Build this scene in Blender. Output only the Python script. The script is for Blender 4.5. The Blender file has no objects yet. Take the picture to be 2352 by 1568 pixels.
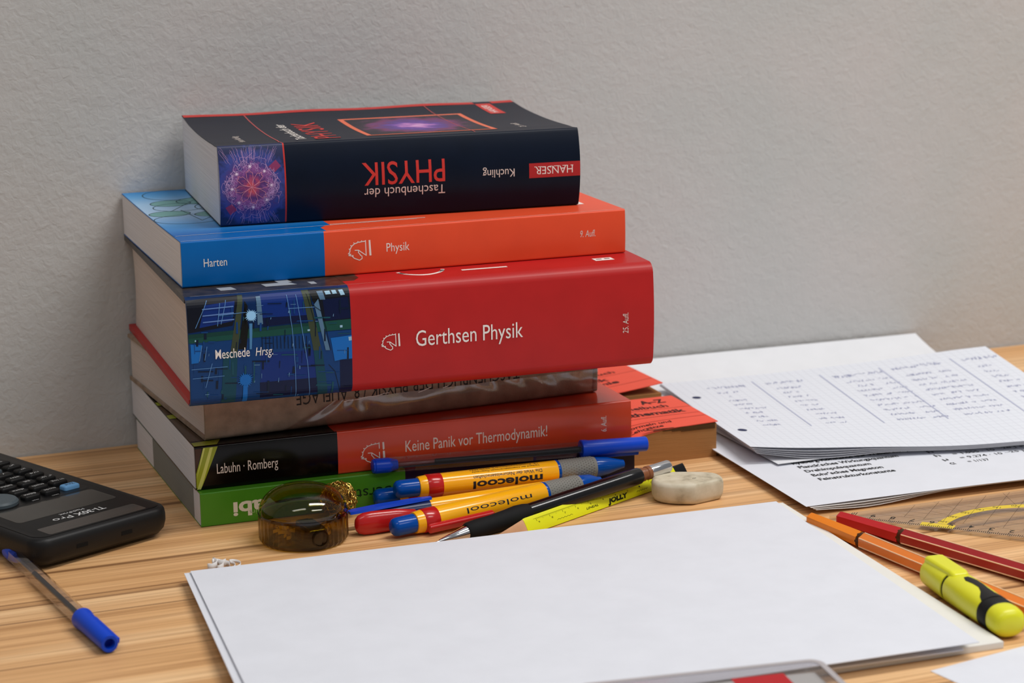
import bpy, bmesh, math, random
from mathutils import Vector, Matrix
random.seed(7)
SC = bpy.context.scene
COL = SC.collection
C = 0.01                      # everything below is written in centimetres
PI = math.pi

# ------------------------------------------------------------------ camera
cd = bpy.data.cameras.new('camera')
cam = bpy.data.objects.new('camera', cd); COL.objects.link(cam)
F_PX = 5122.823; PITCH = math.radians(12.828027); ROLL = math.radians(0.869838); YAW = 0.371287
cd.sensor_width = 36.0; cd.lens = 36.0 * F_PX / 2352.0
cd.clip_start = 0.05; cd.clip_end = 50
fw = Vector((math.sin(YAW) * math.cos(PITCH), math.cos(YAW) * math.cos(PITCH), -math.sin(PITCH)))
rt0 = Vector((math.cos(YAW), -math.sin(YAW), 0)); up0 = rt0.cross(fw)
rt = rt0 * math.cos(ROLL) - up0 * math.sin(ROLL)
up = up0 * math.cos(ROLL) + rt0 * math.sin(ROLL)
cam.matrix_world = Matrix(((rt.x, up.x, -fw.x, -0.36), (rt.y, up.y, -fw.y, -1.24448),
                           (rt.z, up.z, -fw.z, 0.341727), (0, 0, 0, 1)))
cd.dof.use_dof = True; cd.dof.focus_distance = 1.125; cd.dof.aperture_fstop = 13.0
SC.camera = cam

# ------------------------------------------------------------------ light
w = bpy.data.worlds.new('room_light'); SC.world = w; w.use_nodes = True
w.node_tree.nodes['Background'].inputs[0].default_value = (0.93, 0.96, 1.0, 1)
w.node_tree.nodes['Background'].inputs[1].default_value = 0.22
def lamp(name, loc, size, power, color=(1, 0.98, 0.95), rot=(0, 0, 0)):
    l = bpy.data.lights.new(name, 'AREA'); l.shape = 'RECTANGLE'; l.size, l.size_y = size
    l.energy = power; l.color = color
    o = bpy.data.objects.new(name, l); COL.objects.link(o); o.location = loc; o.rotation_euler = rot
    return o
lamp('ceiling_lamp', (0.80, -0.62, 1.75), (1.2, 0.30), 24)
lamp('ceiling_lamp', (-0.75, -1.30, 1.75), (1.2, 0.30), 7)
lamp('ceiling_lamp', (0.95, -1.90, 1.75), (1.2, 0.30), 15)
vs = SC.view_settings
vs.view_transform = 'Standard'; vs.look = 'None'; vs.exposure = 0.0; vs.gamma = 1.0; vs.use_curve_mapping = False
SC.cycles.transparent_max_bounces = 24; SC.cycles.max_bounces = 10

# ------------------------------------------------------------------ materials
def lin(c):
    return tuple(((x / 255) / 12.92 if x / 255 <= 0.04045 else ((x / 255 + 0.055) / 1.055) ** 2.4) for x in c) + (1,)
MATS = {}
def nd(nt, t, **kw):
    n = nt.nodes.new(t)
    for k, v in kw.items(): setattr(n, k, v)
    return n
def mat(name, col, rough=0.5, spec=0.25, metal=0.0, noise=0.0, nscale=(60, 60, 60), bump=0.0, bscale=(400, 400, 400), coat=0.0):
    """principled material with a little procedural colour variation and relief"""
    if name in MATS: return MATS[name]
    m = bpy.data.materials.new(name); m.use_nodes = True; nt = m.node_tree
    b = nt.nodes['Principled BSDF']
    b.inputs['Base Color'].default_value = lin(col); b.inputs['Roughness'].default_value = rough
    b.inputs['Specular IOR Level'].default_value = spec; b.inputs['Metallic'].default_value = metal
    b.inputs['Coat Weight'].default_value = coat; b.inputs['Coat Roughness'].default_value = 0.08
    tc = nd(nt, 'ShaderNodeTexCoord')
    if noise >= 0:
        mp = nd(nt, 'ShaderNodeMapping'); mp.inputs['Scale'].default_value = nscale
        nt.links.new(tc.outputs['Object'], mp.inputs['Vector'])
        nz = nd(nt, 'ShaderNodeTexNoise'); nz.inputs['Scale'].default_value = 1.0; nz.inputs['Detail'].default_value = 4
        nt.links.new(mp.outputs[0], nz.inputs['Vector'])
        cr = nd(nt, 'ShaderNodeValToRGB'); a = max(noise, 0.02)
        l = lin(col)
        cr.color_ramp.elements[0].position = 0.3; cr.color_ramp.elements[1].position = 0.7
        cr.color_ramp.elements[0].color = tuple(x * (1 - a) for x in l[:3]) + (1,)
        cr.color_ramp.elements[1].color = tuple(min(1, x * (1 + a)) for x in l[:3]) + (1,)
        nt.links.new(nz.outputs[0], cr.inputs[0]); nt.links.new(cr.outputs[0], b.inputs['Base Color'])
    if bump:
        mp2 = nd(nt, 'ShaderNodeMapping'); mp2.inputs['Scale'].default_value = bscale
        nt.links.new(tc.outputs['Object'], mp2.inputs['Vector'])
        n2 = nd(nt, 'ShaderNodeTexNoise'); n2.inputs['Scale'].default_value = 1.0; n2.inputs['Detail'].default_value = 5
        nt.links.new(mp2.outputs[0], n2.inputs['Vector'])
        bp = nd(nt, 'ShaderNodeBump'); bp.inputs['Strength'].default_value = bump; bp.inputs['Distance'].default_value = 0.0004
        nt.links.new(n2.outputs[0], bp.inputs['Height']); nt.links.new(bp.outputs[0], b.inputs['Normal'])
    MATS[name] = m
    return m
def clear(name, tint, ior=1.45, rough=0.04, gloss=1.0, bump=0.0, bscale=60):
    """thin clear plastic: tinted see-through with a fresnel sheen"""
    if name in MATS: return MATS[name]
    m = bpy.data.materials.new(name); m.use_nodes = True; nt = m.node_tree
    nt.nodes.remove(nt.nodes['Principled BSDF']); out = nt.nodes['Material Output']
    tr = nd(nt, 'ShaderNodeBsdfTransparent'); tr.inputs[0].default_value = lin(tint)
    gl = nd(nt, 'ShaderNodeBsdfGlossy'); gl.inputs['Roughness'].default_value = rough
    gl.inputs[0].default_value = (gloss, gloss, gloss, 1)
    lw = nd(nt, 'ShaderNodeLayerWeight'); lw.inputs[0].default_value = 0.5; fr = lw
    f0 = ((ior - 1) / (ior + 1)) ** 2
    pw = nd(nt, 'ShaderNodeMath', operation='POWER'); pw.inputs[1].default_value = 4.0; nt.links.new(lw.outputs['Facing'], pw.inputs[0])
    ma = nd(nt, 'ShaderNodeMath', operation='MULTIPLY_ADD'); ma.inputs[1].default_value = 0.8 - f0; ma.inputs[2].default_value = f0; nt.links.new(pw.outputs[0], ma.inputs[0])
    mx = nd(nt, 'ShaderNodeMixShader')
    nt.links.new(ma.outputs[0], mx.inputs[0]); nt.links.new(tr.outputs[0], mx.inputs[1]); nt.links.new(gl.outputs[0], mx.inputs[2])
    nt.links.new(mx.outputs[0], out.inputs[0])
    if bump:
        tc = nd(nt, 'ShaderNodeTexCoord'); nz = nd(nt, 'ShaderNodeTexNoise'); nz.inputs['Scale'].default_value = bscale
        nz.inputs['Detail'].default_value = 2
        nt.links.new(tc.outputs['Object'], nz.inputs['Vector'])
        bp = nd(nt, 'ShaderNodeBump'); bp.inputs['Strength'].default_value = bump; bp.inputs['Distance'].default_value = 0.002
        nt.links.new(nz.outputs[0], bp.inputs['Height']); nt.links.new(bp.outputs[0], gl.inputs['Normal']); nt.links.new(bp.outputs[0], fr.inputs['Normal'])
    MATS[name] = m
    return m

# ------------------------------------------------------------------ mesh helpers
class MB:
    def __init__(s): s.v = []; s.f = []; s.m = []
    def add(s, vs, fs, m=0):
        o = len(s.v); s.v += [tuple(x) for x in vs]; s.f += [tuple(i + o for i in f) for f in fs]; s.m += [m] * len(fs)
        return s
    def box(s, x0, x1, y0, y1, z0, z1, m=0):
        return s.add([(x, y, z) for z in (z0, z1) for y in (y0, y1) for x in (x0, x1)],
                     [(0, 2, 3, 1), (4, 5, 7, 6), (0, 1, 5, 4), (2, 6, 7, 3), (0, 4, 6, 2), (1, 3, 7, 5)], m)
    def rings(s, rings, cap0=True, cap1=True, m=0, closed=True):
        n = len(rings[0]); vs = [p for r in rings for p in r]; fs = []
        for i in range(len(rings) - 1):
            for j in range(n if closed else n - 1):
                k = (j + 1) % n
                fs.append((i * n + j, i * n + k, (i + 1) * n + k, (i + 1) * n + j))
        if cap0: fs.append(tuple(range(n - 1, -1, -1)))
        if cap1: fs.append(tuple((len(rings) - 1) * n + j for j in range(n)))
        return s.add(vs, fs, m)
    def lathe(s, prof, seg=24, m=0, ry=1.0, rz=1.0, cap0=True, cap1=True, ph=0.0, cy=0.0, cz=0.0):
        """rings round the local x axis: prof = [(x, radius)]"""
        return s.rings([[(x, cy + r * ry * math.cos(ph + 2 * PI * j / seg), cz + r * rz * math.sin(ph + 2 * PI * j / seg)) for j in range(seg)]
                        for x, r in prof], cap0, cap1, m)
    def vlathe(s, prof, seg=48, m=0, cap0=True, cap1=True, rib=None):
        """rings round the local z axis: prof = [(radius, z)]"""
        return s.rings([[(r * (1 if rib is None else rib(j, i)) * math.cos(2 * PI * j / seg), r * (1 if rib is None else rib(j, i)) * math.sin(2 * PI * j / seg), z) for j in range(seg)]
                        for i, (r, z) in enumerate(prof)], cap0, cap1, m)
    def build(s, name, mats, parent=None, smooth=None, bevel=None, loc=None, rot=None):
        me = bpy.data.meshes.new(name)
        bm = bmesh.new()
        vv = [bm.verts.new((x * C, y * C, z * C)) for x, y, z in s.v]
        for f, mi in zip(s.f, s.m):
            try:
                nf = bm.faces.new([vv[i] for i in f]); nf.material_index = mi
            except ValueError: pass
        if bevel:
            bmesh.ops.bevel(bm, geom=list(bm.edges), offset=bevel[0] * C, segments=bevel[1], profile=0.5, affect='EDGES', clamp_overlap=True)
        bmesh.ops.recalc_face_normals(bm, faces=list(bm.faces))
        bm.to_mesh(me); bm.free()
        if not isinstance(mats, (list, tuple)): mats = [mats]
        for m in mats: me.materials.append(m)
        if smooth is not None:
            me.shade_smooth(); me.set_sharp_from_angle(angle=math.radians(smooth))
        o = bpy.data.objects.new(name, me); COL.objects.link(o)
        if parent is not None: o.parent = parent
        if loc: o.location = tuple(q * C for q in loc)
        if rot: o.rotation_euler = rot
        return o
def tag(o, label, cat=None, group=None, kind=None):
    if label: o['label'] = label
    if cat: o['category'] = cat
    if group: o['group'] = group
    if kind: o['kind'] = kind
    return o
def thing(name, loc, rot, label, cat, group=None):
    o = bpy.data.objects.new(name, None); COL.objects.link(o); o.empty_display_size = 0.01
    o.location = tuple(q * C for q in loc); o.rotation_euler = rot
    return tag(o, label, cat, group)
def along(a, b, roll=0.0):
    d = Vector(b) - Vector(a)
    return (roll, -math.atan2(d.z, math.hypot(d.x, d.y)), math.atan2(d.y, d.x))

# ------------------------------------------------------------------ lettering and flat print
def text_mesh(body, bold=0.0, shear=0.0):
    cu = bpy.data.curves.new('t', 'FONT'); cu.body = body; cu.size = 1; cu.offset = bold; cu.shear = shear
    cu.resolution_u = 3; cu.fill_mode = 'BOTH'
    o = bpy.data.objects.new('t', cu); COL.objects.link(o)
    bpy.context.view_layer.update()
    ev = o.evaluated_get(bpy.context.evaluated_depsgraph_get()); me = ev.to_mesh()
    vs = [(v.co.x, v.co.y) for v in me.vertices]; fs = [tuple(p.vertices) for p in me.polygons]
    ev.to_mesh_clear(); bpy.data.objects.remove(o); bpy.data.curves.remove(cu)
    return vs, fs
_h = text_mesh('H')[0]; CAP = max(y for x, y in _h)
class Ink:
    """flat print gathered in the (u, v) plane of a surface, then laid on that surface"""
    def __init__(s): s.v = []; s.f = []
    def poly(s, pts):
        o = len(s.v); s.v += list(pts); s.f.append(tuple(range(o, o + len(pts)))); return s
    def rect(s, u0, v0, u1, v1): return s.poly([(u0, v0), (u1, v0), (u1, v1), (u0, v1)])
    def line(s, pts, wd, closed=False):
        n = len(pts)
        seg = range(n if closed else n - 1)
        for i in seg:
            a = pts[i]; b = pts[(i + 1) % n]; dx, dy = b[0] - a[0], b[1] - a[1]; l = math.hypot(dx, dy)
            if l < 1e-6: continue
            ex, ey = dx / l * wd * 0.3, dy / l * wd * 0.3; nx, ny = -dy / l * wd / 2, dx / l * wd / 2
            s.poly([(a[0] - ex + nx, a[1] - ey + ny), (a[0] - ex - nx, a[1] - ey - ny), (b[0] + ex - nx, b[1] + ey - ny), (b[0] + ex + nx, b[1] + ey + ny)])
        return s
    def disc(s, c, rx, ry=None, n=20):
        ry = ry or rx
        return s.poly([(c[0] + rx * math.cos(2 * PI * i / n), c[1] + ry * math.sin(2 * PI * i / n)) for i in range(n)])
    def ring(s, c, rx, ry, wd, n=36, a0=0, a1=2 * PI):
        return s.line([(c[0] + rx * math.cos(a0 + (a1 - a0) * i / n), c[1] + ry * math.sin(a0 + (a1 - a0) * i / n)) for i in range(n + 1)], wd)
    def text(s, body, u, v, width, cap, rot=0.0, bold=0.0, shear=0.0):
        vs, fs = text_mesh(body, bold, shear)
        if not vs: return s
        x0 = min(x for x, y in vs); x1 = max(x for x, y in vs)
        sx = width / (x1 - x0) if width else cap / CAP; sy = cap / CAP
        cr, sr = math.cos(rot), math.sin(rot); o = len(s.v)
        for x, y in vs:
            a, b = (x - x0) * sx, y * sy; s.v.append((u + a * cr - b * sr, v + a * sr + b * cr))
        s.f += [tuple(i + o for i in f) for f in fs]
        return s
    def build(s, name, material, fn, parent, cutv=None, cutu=None, label=None):
        bm = bmesh.new(); vv = [bm.verts.new((x, y, 0)) for x, y in s.v]
        for f in s.f:
            try: bm.faces.new([vv[i] for i in f])
            except ValueError: pass
        for step, ax in ((cutv, 1), (cutu, 0)):
            if step and s.v:
                lo = min(p[ax] for p in s.v); hi = max(p[ax] for p in s.v); q = (math.floor(lo / step) + 1) * step
                while q < hi:
                    co = [0, 0, 0]; co[ax] = q; no = [0, 0, 0]; no[ax] = 1
                    bmesh.ops.bisect_plane(bm, geom=list(bm.verts) + list(bm.edges) + list(bm.faces), plane_co=co, plane_no=no, dist=1e-7)
                    q += step
        for v_ in bm.verts:
            p = fn(v_.co.x, v_.co.y); v_.co = (p[0] * C, p[1] * C, p[2] * C)
        bmesh.ops.recalc_face_normals(bm, faces=list(bm.faces))
        me = bpy.data.meshes.new(name); bm.to_mesh(me); bm.free(); me.materials.append(material)
        o = bpy.data.objects.new(name, me); COL.objects.link(o); o.parent = parent
        if label: o['label'] = label
        return o

# ------------------------------------------------------------------ the room: wall, floor, desk
def wall_material():
    m = bpy.data.materials.new('painted_plaster'); m.use_nodes = True; nt = m.node_tree; b = nt.nodes['Principled BSDF']
    tc = nd(nt, 'ShaderNodeTexCoord')
    n1 = nd(nt, 'ShaderNodeTexNoise'); n1.inputs['Scale'].default_value = 9; n1.inputs['Detail'].default_value = 3
    cr = nd(nt, 'ShaderNodeValToRGB'); cr.color_ramp.elements[0].position = 0.35; cr.color_ramp.elements[1].position = 0.65
    cr.color_ramp.elements[0].color = lin((190, 192, 191)); cr.color_ramp.elements[1].color = lin((197, 195, 194))
    n2 = nd(nt, 'ShaderNodeTexNoise'); n2.inputs['Scale'].default_value = 240; n2.inputs['Detail'].default_value = 4; n2.inputs['Roughness'].default_value = 0.55
    n2.inputs['Distortion'].default_value = 0.7
    n3 = nd(nt, 'ShaderNodeTexNoise'); n3.inputs['Scale'].default_value = 70; n3.inputs['Detail'].default_value = 3
    mx = nd(nt, 'ShaderNodeMath', operation='ADD'); bp = nd(nt, 'ShaderNodeBump')
    bp.inputs['Strength'].default_value = 0.40; bp.inputs['Distance'].default_value = 0.0013
    for n in (n1, n2, n3): nt.links.new(tc.outputs['Object'], n.inputs['Vector'])
    nt.links.new(n1.outputs[0], cr.inputs[0]); nt.links.new(cr.outputs[0], b.inputs['Base Color'])
    nt.links.new(n2.outputs[0], mx.inputs[0]); nt.links.new(n3.outputs[0], mx.inputs[1]); nt.links.new(mx.outputs[0], bp.inputs['Height'])
    nt.links.new(bp.outputs[0], b.inputs['Normal']); b.inputs['Roughness'].default_value = 0.85; b.inputs['Specular IOR Level'].default_value = 0.2
    return m
tag(MB().box(-260, 300, 0, 10, -74, 190).build('wall_back', wall_material()), 'rough grey plastered wall behind the desk', kind='structure')
tag(MB().box(-260, 300, -320, 0, -76, -74).build('floor', mat('grey_floor', (120, 116, 110), 0.7, noise=0.15)), 'grey floor under the desk', kind='structure')
def wood_material():
    m = bpy.data.materials.new('striped_wood'); m.use_nodes = True; nt = m.node_tree; b = nt.nodes['Principled BSDF']
    tc = nd(nt, 'ShaderNodeTexCoord')
    def noise(sc, det, dist=0.0, rough=0.5):
        mp = nd(nt, 'ShaderNodeMapping'); mp.inputs['Scale'].default_value = sc
        nt.links.new(tc.outputs['Object'], mp.inputs['Vector'])
        n = nd(nt, 'ShaderNodeTexNoise'); n.inputs['Scale'].default_value = 1; n.inputs['Detail'].default_value = det
        n.inputs['Distortion'].default_value = dist; n.inputs['Roughness'].default_value = rough
        nt.links.new(mp.outputs[0], n.inputs['Vector']); return n
    a = noise((1.8, 46, 46), 3, 0.3)          # broad bands along the grain
    f = noise((5, 560, 560), 5, 0.15, 0.65)       # fine fibres
    s = noise((1.1, 175, 175), 3, 0.45)          # sparse dark streaks
    cr = nd(nt, 'ShaderNodeValToRGB'); e = cr.color_ramp.elements
    e[0].position = 0.26; e[0].color = lin((206, 154, 100)); e[1].position = 0.66; e[1].color = lin((246, 204, 154))
    k = cr.color_ramp.elements.new(0.48); k.color = lin((230, 180, 126))
    nt.links.new(a.outputs[0], cr.inputs[0])
    cf = nd(nt, 'ShaderNodeValToRGB'); cf.color_ramp.elements[0].position = 0.36; cf.color_ramp.elements[0].color = (0.60, 0.52, 0.45, 1)
    cf.color_ramp.elements[1].position = 0.56; cf.color_ramp.elements[1].color = (1, 1, 1, 1); nt.links.new(f.outputs[0], cf.inputs[0])
    cs = nd(nt, 'ShaderNodeValToRGB'); cs.color_ramp.elements[0].position = 0.31; cs.color_ramp.elements[0].color = (0.26, 0.19, 0.14, 1)
    cs.color_ramp.elements[1].position = 0.40; cs.color_ramp.elements[1].color = (1, 1, 1, 1); nt.links.new(s.outputs[0], cs.inputs[0])
    m1 = nd(nt, 'ShaderNodeMixRGB', blend_type='MULTIPLY'); m1.inputs[0].default_value = 0.8
    m2 = nd(nt, 'ShaderNodeMixRGB', blend_type='MULTIPLY'); m2.inputs[0].default_value = 0.85
    nt.links.new(cr.outputs[0], m1.inputs[1]); nt.links.new(cf.outputs[0], m1.inputs[2])
    nt.links.new(m1.outputs[0], m2.inputs[1]); nt.links.new(cs.outputs[0], m2.inputs[2]); nt.links.new(m2.outputs[0], b.inputs['Base Color'])
    b.inputs['Roughness'].default_value = 0.45; b.inputs['Specular IOR Level'].default_value = 0.35
    bp = nd(nt, 'ShaderNodeBump'); bp.inputs['Strength'].default_value = 0.15; bp.inputs['Distance'].default_value = 0.0004
    nt.links.new(f.outputs[0], bp.inputs['Height']); nt.links.new(bp.outputs[0], b.inputs['Normal'])
    return m
WOOD = wood_material()
desk = thing('desk', (10, -35, -74), (0, 0, 0), 'brown desk with dark streaked wood grain standing against the wall', 'desk')
MB().box(-95, 95, -40, 34.9, 71.4, 74).build('tabletop', WOOD, desk, bevel=(0.15, 2))
for sx in (-88, 85):
    for sy in (-35, 27): MB().box(sx, sx + 4, sy, sy + 4, 0, 71.4).build('leg', mat('leg_metal', (90, 90, 92), 0.4, metal=0.8), desk)

# ------------------------------------------------------------------ books
PAPER = (222, 219, 214)
def pages_mat(name, col):
    return mat(name, col, 0.85, 0.15, noise=0.10, nscale=(30, 12, 2600), bump=0.35, bscale=(40, 20, 2600))
class Book:
    def __init__(s, name, x, y, yaw, L, W, T, z, label, r=0.12, b=0.0, t=0.04, board=0.0, warp=None, over=0.0, pages=(200, 196, 190), fore=0.0, b2=None):
        s.L, s.W, s.T, s.r, s.b, s.t, s.over = L, W, T, r, b, t, over
        s.warp = warp or (lambda d, u: 0.0)
        s.root = thing(name, (x, y, z), (0, 0, yaw), label, 'book')
        s.pm = pages_mat(name + '_paper', pages)
        s.fore = fore
    def d(s, v):            # depth of the spine surface at height v
        r = s.r; q = (v - s.T / 2) / (s.T / 2); q = max(-1, min(1, q)); e = 0.0
        if v < r: e = r - math.sqrt(max(0, r * r - (r - v) ** 2))
        elif v > s.T - r: e = r - math.sqrt(max(0, r * r - (r - (s.T - v)) ** 2))
        return -s.b * (1 - q * q) + e
    def zt(s, d, u=0): return s.T + s.warp(d, u)
    def on_spine(s, eps=0.012): return lambda u, v: (u, s.d(v) - eps, v)
    def on_top(s, eps=0.012): return lambda u, d_: (u, d_, s.zt(d_, u) + eps)
    def shell(s, name, outer, inner, us, mats, mfn):
        """closed sheet between two profile functions, run along the spine direction"""
        mb = MB(); n = len(outer(0)); rows = []
        for u in us: rows.append([(u, a, b) for a, b in outer(u)] + [(u, a, b) for a, b in reversed(inner(u))])
        k = 2 * n
        vs = [p for r_ in rows for p in r_]; mb.v = vs
        for i in range(len(us) - 1):
            for j in range(k):
                mb.f.append((i * k + j, i * k + (j + 1) % k, (i + 1) * k + (j + 1) % k, (i + 1) * k + j)); mb.m.append(mfn((us[i] + us[i + 1]) / 2))
        for i in (0, len(us) - 1):
            for j in range(n - 1):
                mb.f.append((i * k + j, i * k + j + 1, i * k + k - 2 - j, i * k + k - 1 - j)); mb.m.append(mfn(us[min(i, len(us) - 2)] + 1e-3 if i == 0 else us[-1] - 1e-3))
        return mb.build(name, mats, s.root, smooth=35)
    def make(s, mats_spine, mfn_s, mats_top, mfn_t, mats_bot, mfn_b, splits=(), nu=2):
        T, W, r, t, L = s.T, s.W, s.r, s.t, s.L
        us = sorted(set([0.0, L] + list(splits) + [L * i / nu for i in range(nu + 1)]))
        nv = 22
        vs_ = sorted(set([T * i / nv for i in range(nv + 1)] + [r * (1 - math.cos(PI / 2 * i / 5)) for i in range(6)] + [T - r * (1 - math.cos(PI / 2 * i / 5)) for i in range(6)]))
        ts = min(t, 0.2)
        s.spine = s.shell('spine', lambda u: [(s.d(v), v) for v in vs_], lambda u: [(s.d(v) + ts, min(max(v, ts * 0.5), T - ts * 0.5)) for v in vs_], us, mats_spine, mfn_s)
        ds = [r + (W - r) * i / 16 for i in range(17)]
        s.front = s.shell('front_cover', lambda u: [(d, s.zt(d, u)) for d in ds], lambda u: [(d, s.zt(d, u) - t) for d in ds], us, mats_top, mfn_t)
        s.back = s.shell('back_cover', lambda u: [(d, 0) for d in ds], lambda u: [(d, t) for d in ds], us, mats_bot, mfn_b)
        o = s.over; dp = [max(0.2, s.b * 0) + 0.06 + (W - o - 0.3) * i / 16 for i in range(17)]
        us2 = [o + (L - 2 * o) * i / nu for i in range(nu + 1)] if o else [0.015 + (L - 0.03) * i / nu for i in range(nu + 1)]
        if s.fore:      # fore edge curves back inwards
            mid = lambda q: s.fore * math.sin(PI * q)
        else: mid = lambda q: 0.0
        mb = MB(); nq = 8
        rows = []
        for u in us2:
            ring = [(u, d, t + 0.004) for d in dp]
            ring += [(u, dp[-1] - mid(q / nq), t + 0.004 + (s.zt(dp[-1], u) - 2 * t - 0.008) * q / nq) for q in range(1, nq)]
            ring += [(u, d, s.zt(d, u) - t - 0.004) for d in reversed(dp)]
            rows.append(ring)
        mb.rings(rows, True, True)
        s.pages = mb.build('page_block', s.pm, s.root, smooth=30)
        return s

def horse(ink, u0, v0, wd, ht, lw):
    P = lambda x, y: (u0 + wd * (x - 115) / 165, v0 + ht * (302 - y) / 142)
    L_ = lambda *p: ink.line([P(*q) for q in p], lw)
    L_((128, 238), (131, 218), (143, 197), (163, 181), (190, 173), (215, 170), (241, 168)); L_((240, 163), (242, 271))
    L_((130, 236), (118, 250), (136, 254), (120, 262), (142, 266), (158, 284), (195, 301), (213, 290), (212, 272), (201, 266))
    L_((165, 228), (190, 229), (206, 242), (240, 268)); L_((190, 229), (188, 245), (202, 263)); L_((147, 262), (152, 268))
    for a, b_ in (((131, 218), (124, 216)), ((143, 197), (136, 192)), ((163, 181), (158, 174)), ((190, 173), (187, 166)), ((215, 170), (213, 163))): ink.line([P(*a), P(*b_)], lw)
    ink.poly([P(262, 163), P(265, 273), P(279, 272), P(274, 162)])

WHITE = mat('white_print', (240, 232, 226), 0.5); WARMW = mat('cream_print', (222, 208, 200), 0.5)

# --- topmost: navy pocket book -------------------------------------------------
def sag(d, u):
    q = d / 12.96
    return -0.17 * math.sin(PI * min(1, q * 1.02)) + 0.10 * max(0, q - 0.8) / 0.2 * (0.7 + 0.3 * math.cos(u * 0.9)) - 0.03 * math.exp(-((d - 0.9) / 0.25) ** 2)
kb = Book('paperback_book', -8.79, -13.46, -.0933, 19.33, 12.96, 4.15, 14.665, 'navy paperback with purple swirl art on its spine, topmost of the book stack', r=0.10, b=0.42, t=0.05, warp=sag, pages=(226, 226, 230))
NAVY = mat('navy_cover', (9, 20, 38), 0.40, 0.16, noise=0.1); REDC = mat('red_cover', (196, 52, 46), 0.45)
def art_material():
    m = bpy.data.materials.new('swirl_art'); m.use_nodes = True; nt = m.node_tree; b = nt.nodes['Principled BSDF']; b.inputs['Roughness'].default_value = 0.4
    tc = nd(nt, 'ShaderNodeTexCoord')
    def dist(c, sc):
        mp = nd(nt, 'ShaderNodeMapping'); mp.inputs['Location'].default_value = tuple(-a * b_ for a, b_ in zip(c, sc)); mp.inputs['Scale'].default_value = sc
        nt.links.new(tc.outputs['Object'], mp.inputs['Vector'])
        l = nd(nt, 'ShaderNodeVectorMath', operation='LENGTH'); nt.links.new(mp.outputs[0], l.inputs[0]); return l.outputs['Value']
    dd = dist((0.0164, 0, 0.0202), (100, 0, 100))
    nz = nd(nt, 'ShaderNodeTexNoise'); nz.inputs['Scale'].default_value = 260; nz.inputs['Detail'].default_value = 6; nz.inputs['Distortion'].default_value = 1.2
    nt.links.new(tc.outputs['Object'], nz.inputs['Vector'])
    ad = nd(nt, 'ShaderNodeMath', operation='MULTIPLY_ADD'); ad.inputs[1].default_value = 1.3; nt.links.new(nz.outputs[0], ad.inputs[0])
    nt.links.new(dd, ad.inputs[2])
    cr = nd(nt, 'ShaderNodeValToRGB'); e = cr.color_ramp.elements
    mul = nd(nt, 'ShaderNodeMath', operation='MULTIPLY'); mul.inputs[1].default_value = 0.36; nt.links.new(ad.outputs[0], mul.inputs[0]); nt.links.new(mul.outputs[0], cr.inputs[0])
    e[0].position = 0.18; e[0].color = lin((95, 22, 50)); e[1].position = 1.0; e[1].color = lin((20, 32, 80))
    for p, c_ in ((0.27, (214, 84, 100)), (0.36, (150, 62, 112)), (0.46, (84, 48, 116)), (0.58, (146, 82, 150)), (0.68, (70, 56, 128)), (0.82, (52, 66, 146))):
        k = e.new(p); k.color = lin(c_)
    nt.links.new(cr.outputs[0], b.inputs['Base Color']); return m
kb.make([art_material(), REDC, NAVY], lambda u: 0 if u < 3.36 else (1 if u < 3.44 else 2), [NAVY], lambda u: 0, [NAVY, NAVY], lambda u: 0, splits=(3.36, 3.44), nu=10)
sp, tp = kb.on_spine(), kb.on_top()
RED_T = mat('red_print', (206, 58, 52), 0.45)
Ink().text('PHYSIK', 11.87, 2.93, 4.43, 1.17, PI, bold=0.004).build('title_lettering', RED_T, sp, kb.spine, cutv=0.25, label='red upside-down title lettering')
Ink().text('Taschenbuch der', 11.87, 1.585, 4.35, 0.47, PI).build('subtitle_lettering', WARMW, sp, kb.spine, cutv=0.25, label='white upside-down lettering')
Ink().text('Kuchling', 15.67, 2.21, 1.74, 0.42, PI).build('author_lettering', WARMW, sp, kb.spine, cutv=0.25)
Ink().rect(16.48, 1.64, 19.325, 2.43).build('publisher_tag', mat('tag_red', (178, 42, 44), 0.45), kb.on_spine(0.008), kb.spine, cutv=0.2, label='red tag at the spine end')
hi_ = Ink().text('HANSER', 18.9, 2.235, 2.07, 0.41, PI, bold=-0.004)
for uu, ww in ((18.9, .12), (18.6, .12), (18.45, .12), (18.12, .12), (17.97, .12), (17.72, .1), (17.16, .1), (17.08, .12), (16.86, .1)):
    hi_.rect(uu - ww, 2.215, uu + 0.03, 2.245)
hi_.build('publisher_lettering', WHITE, sp, kb.spine, cutv=0.25)
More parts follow.
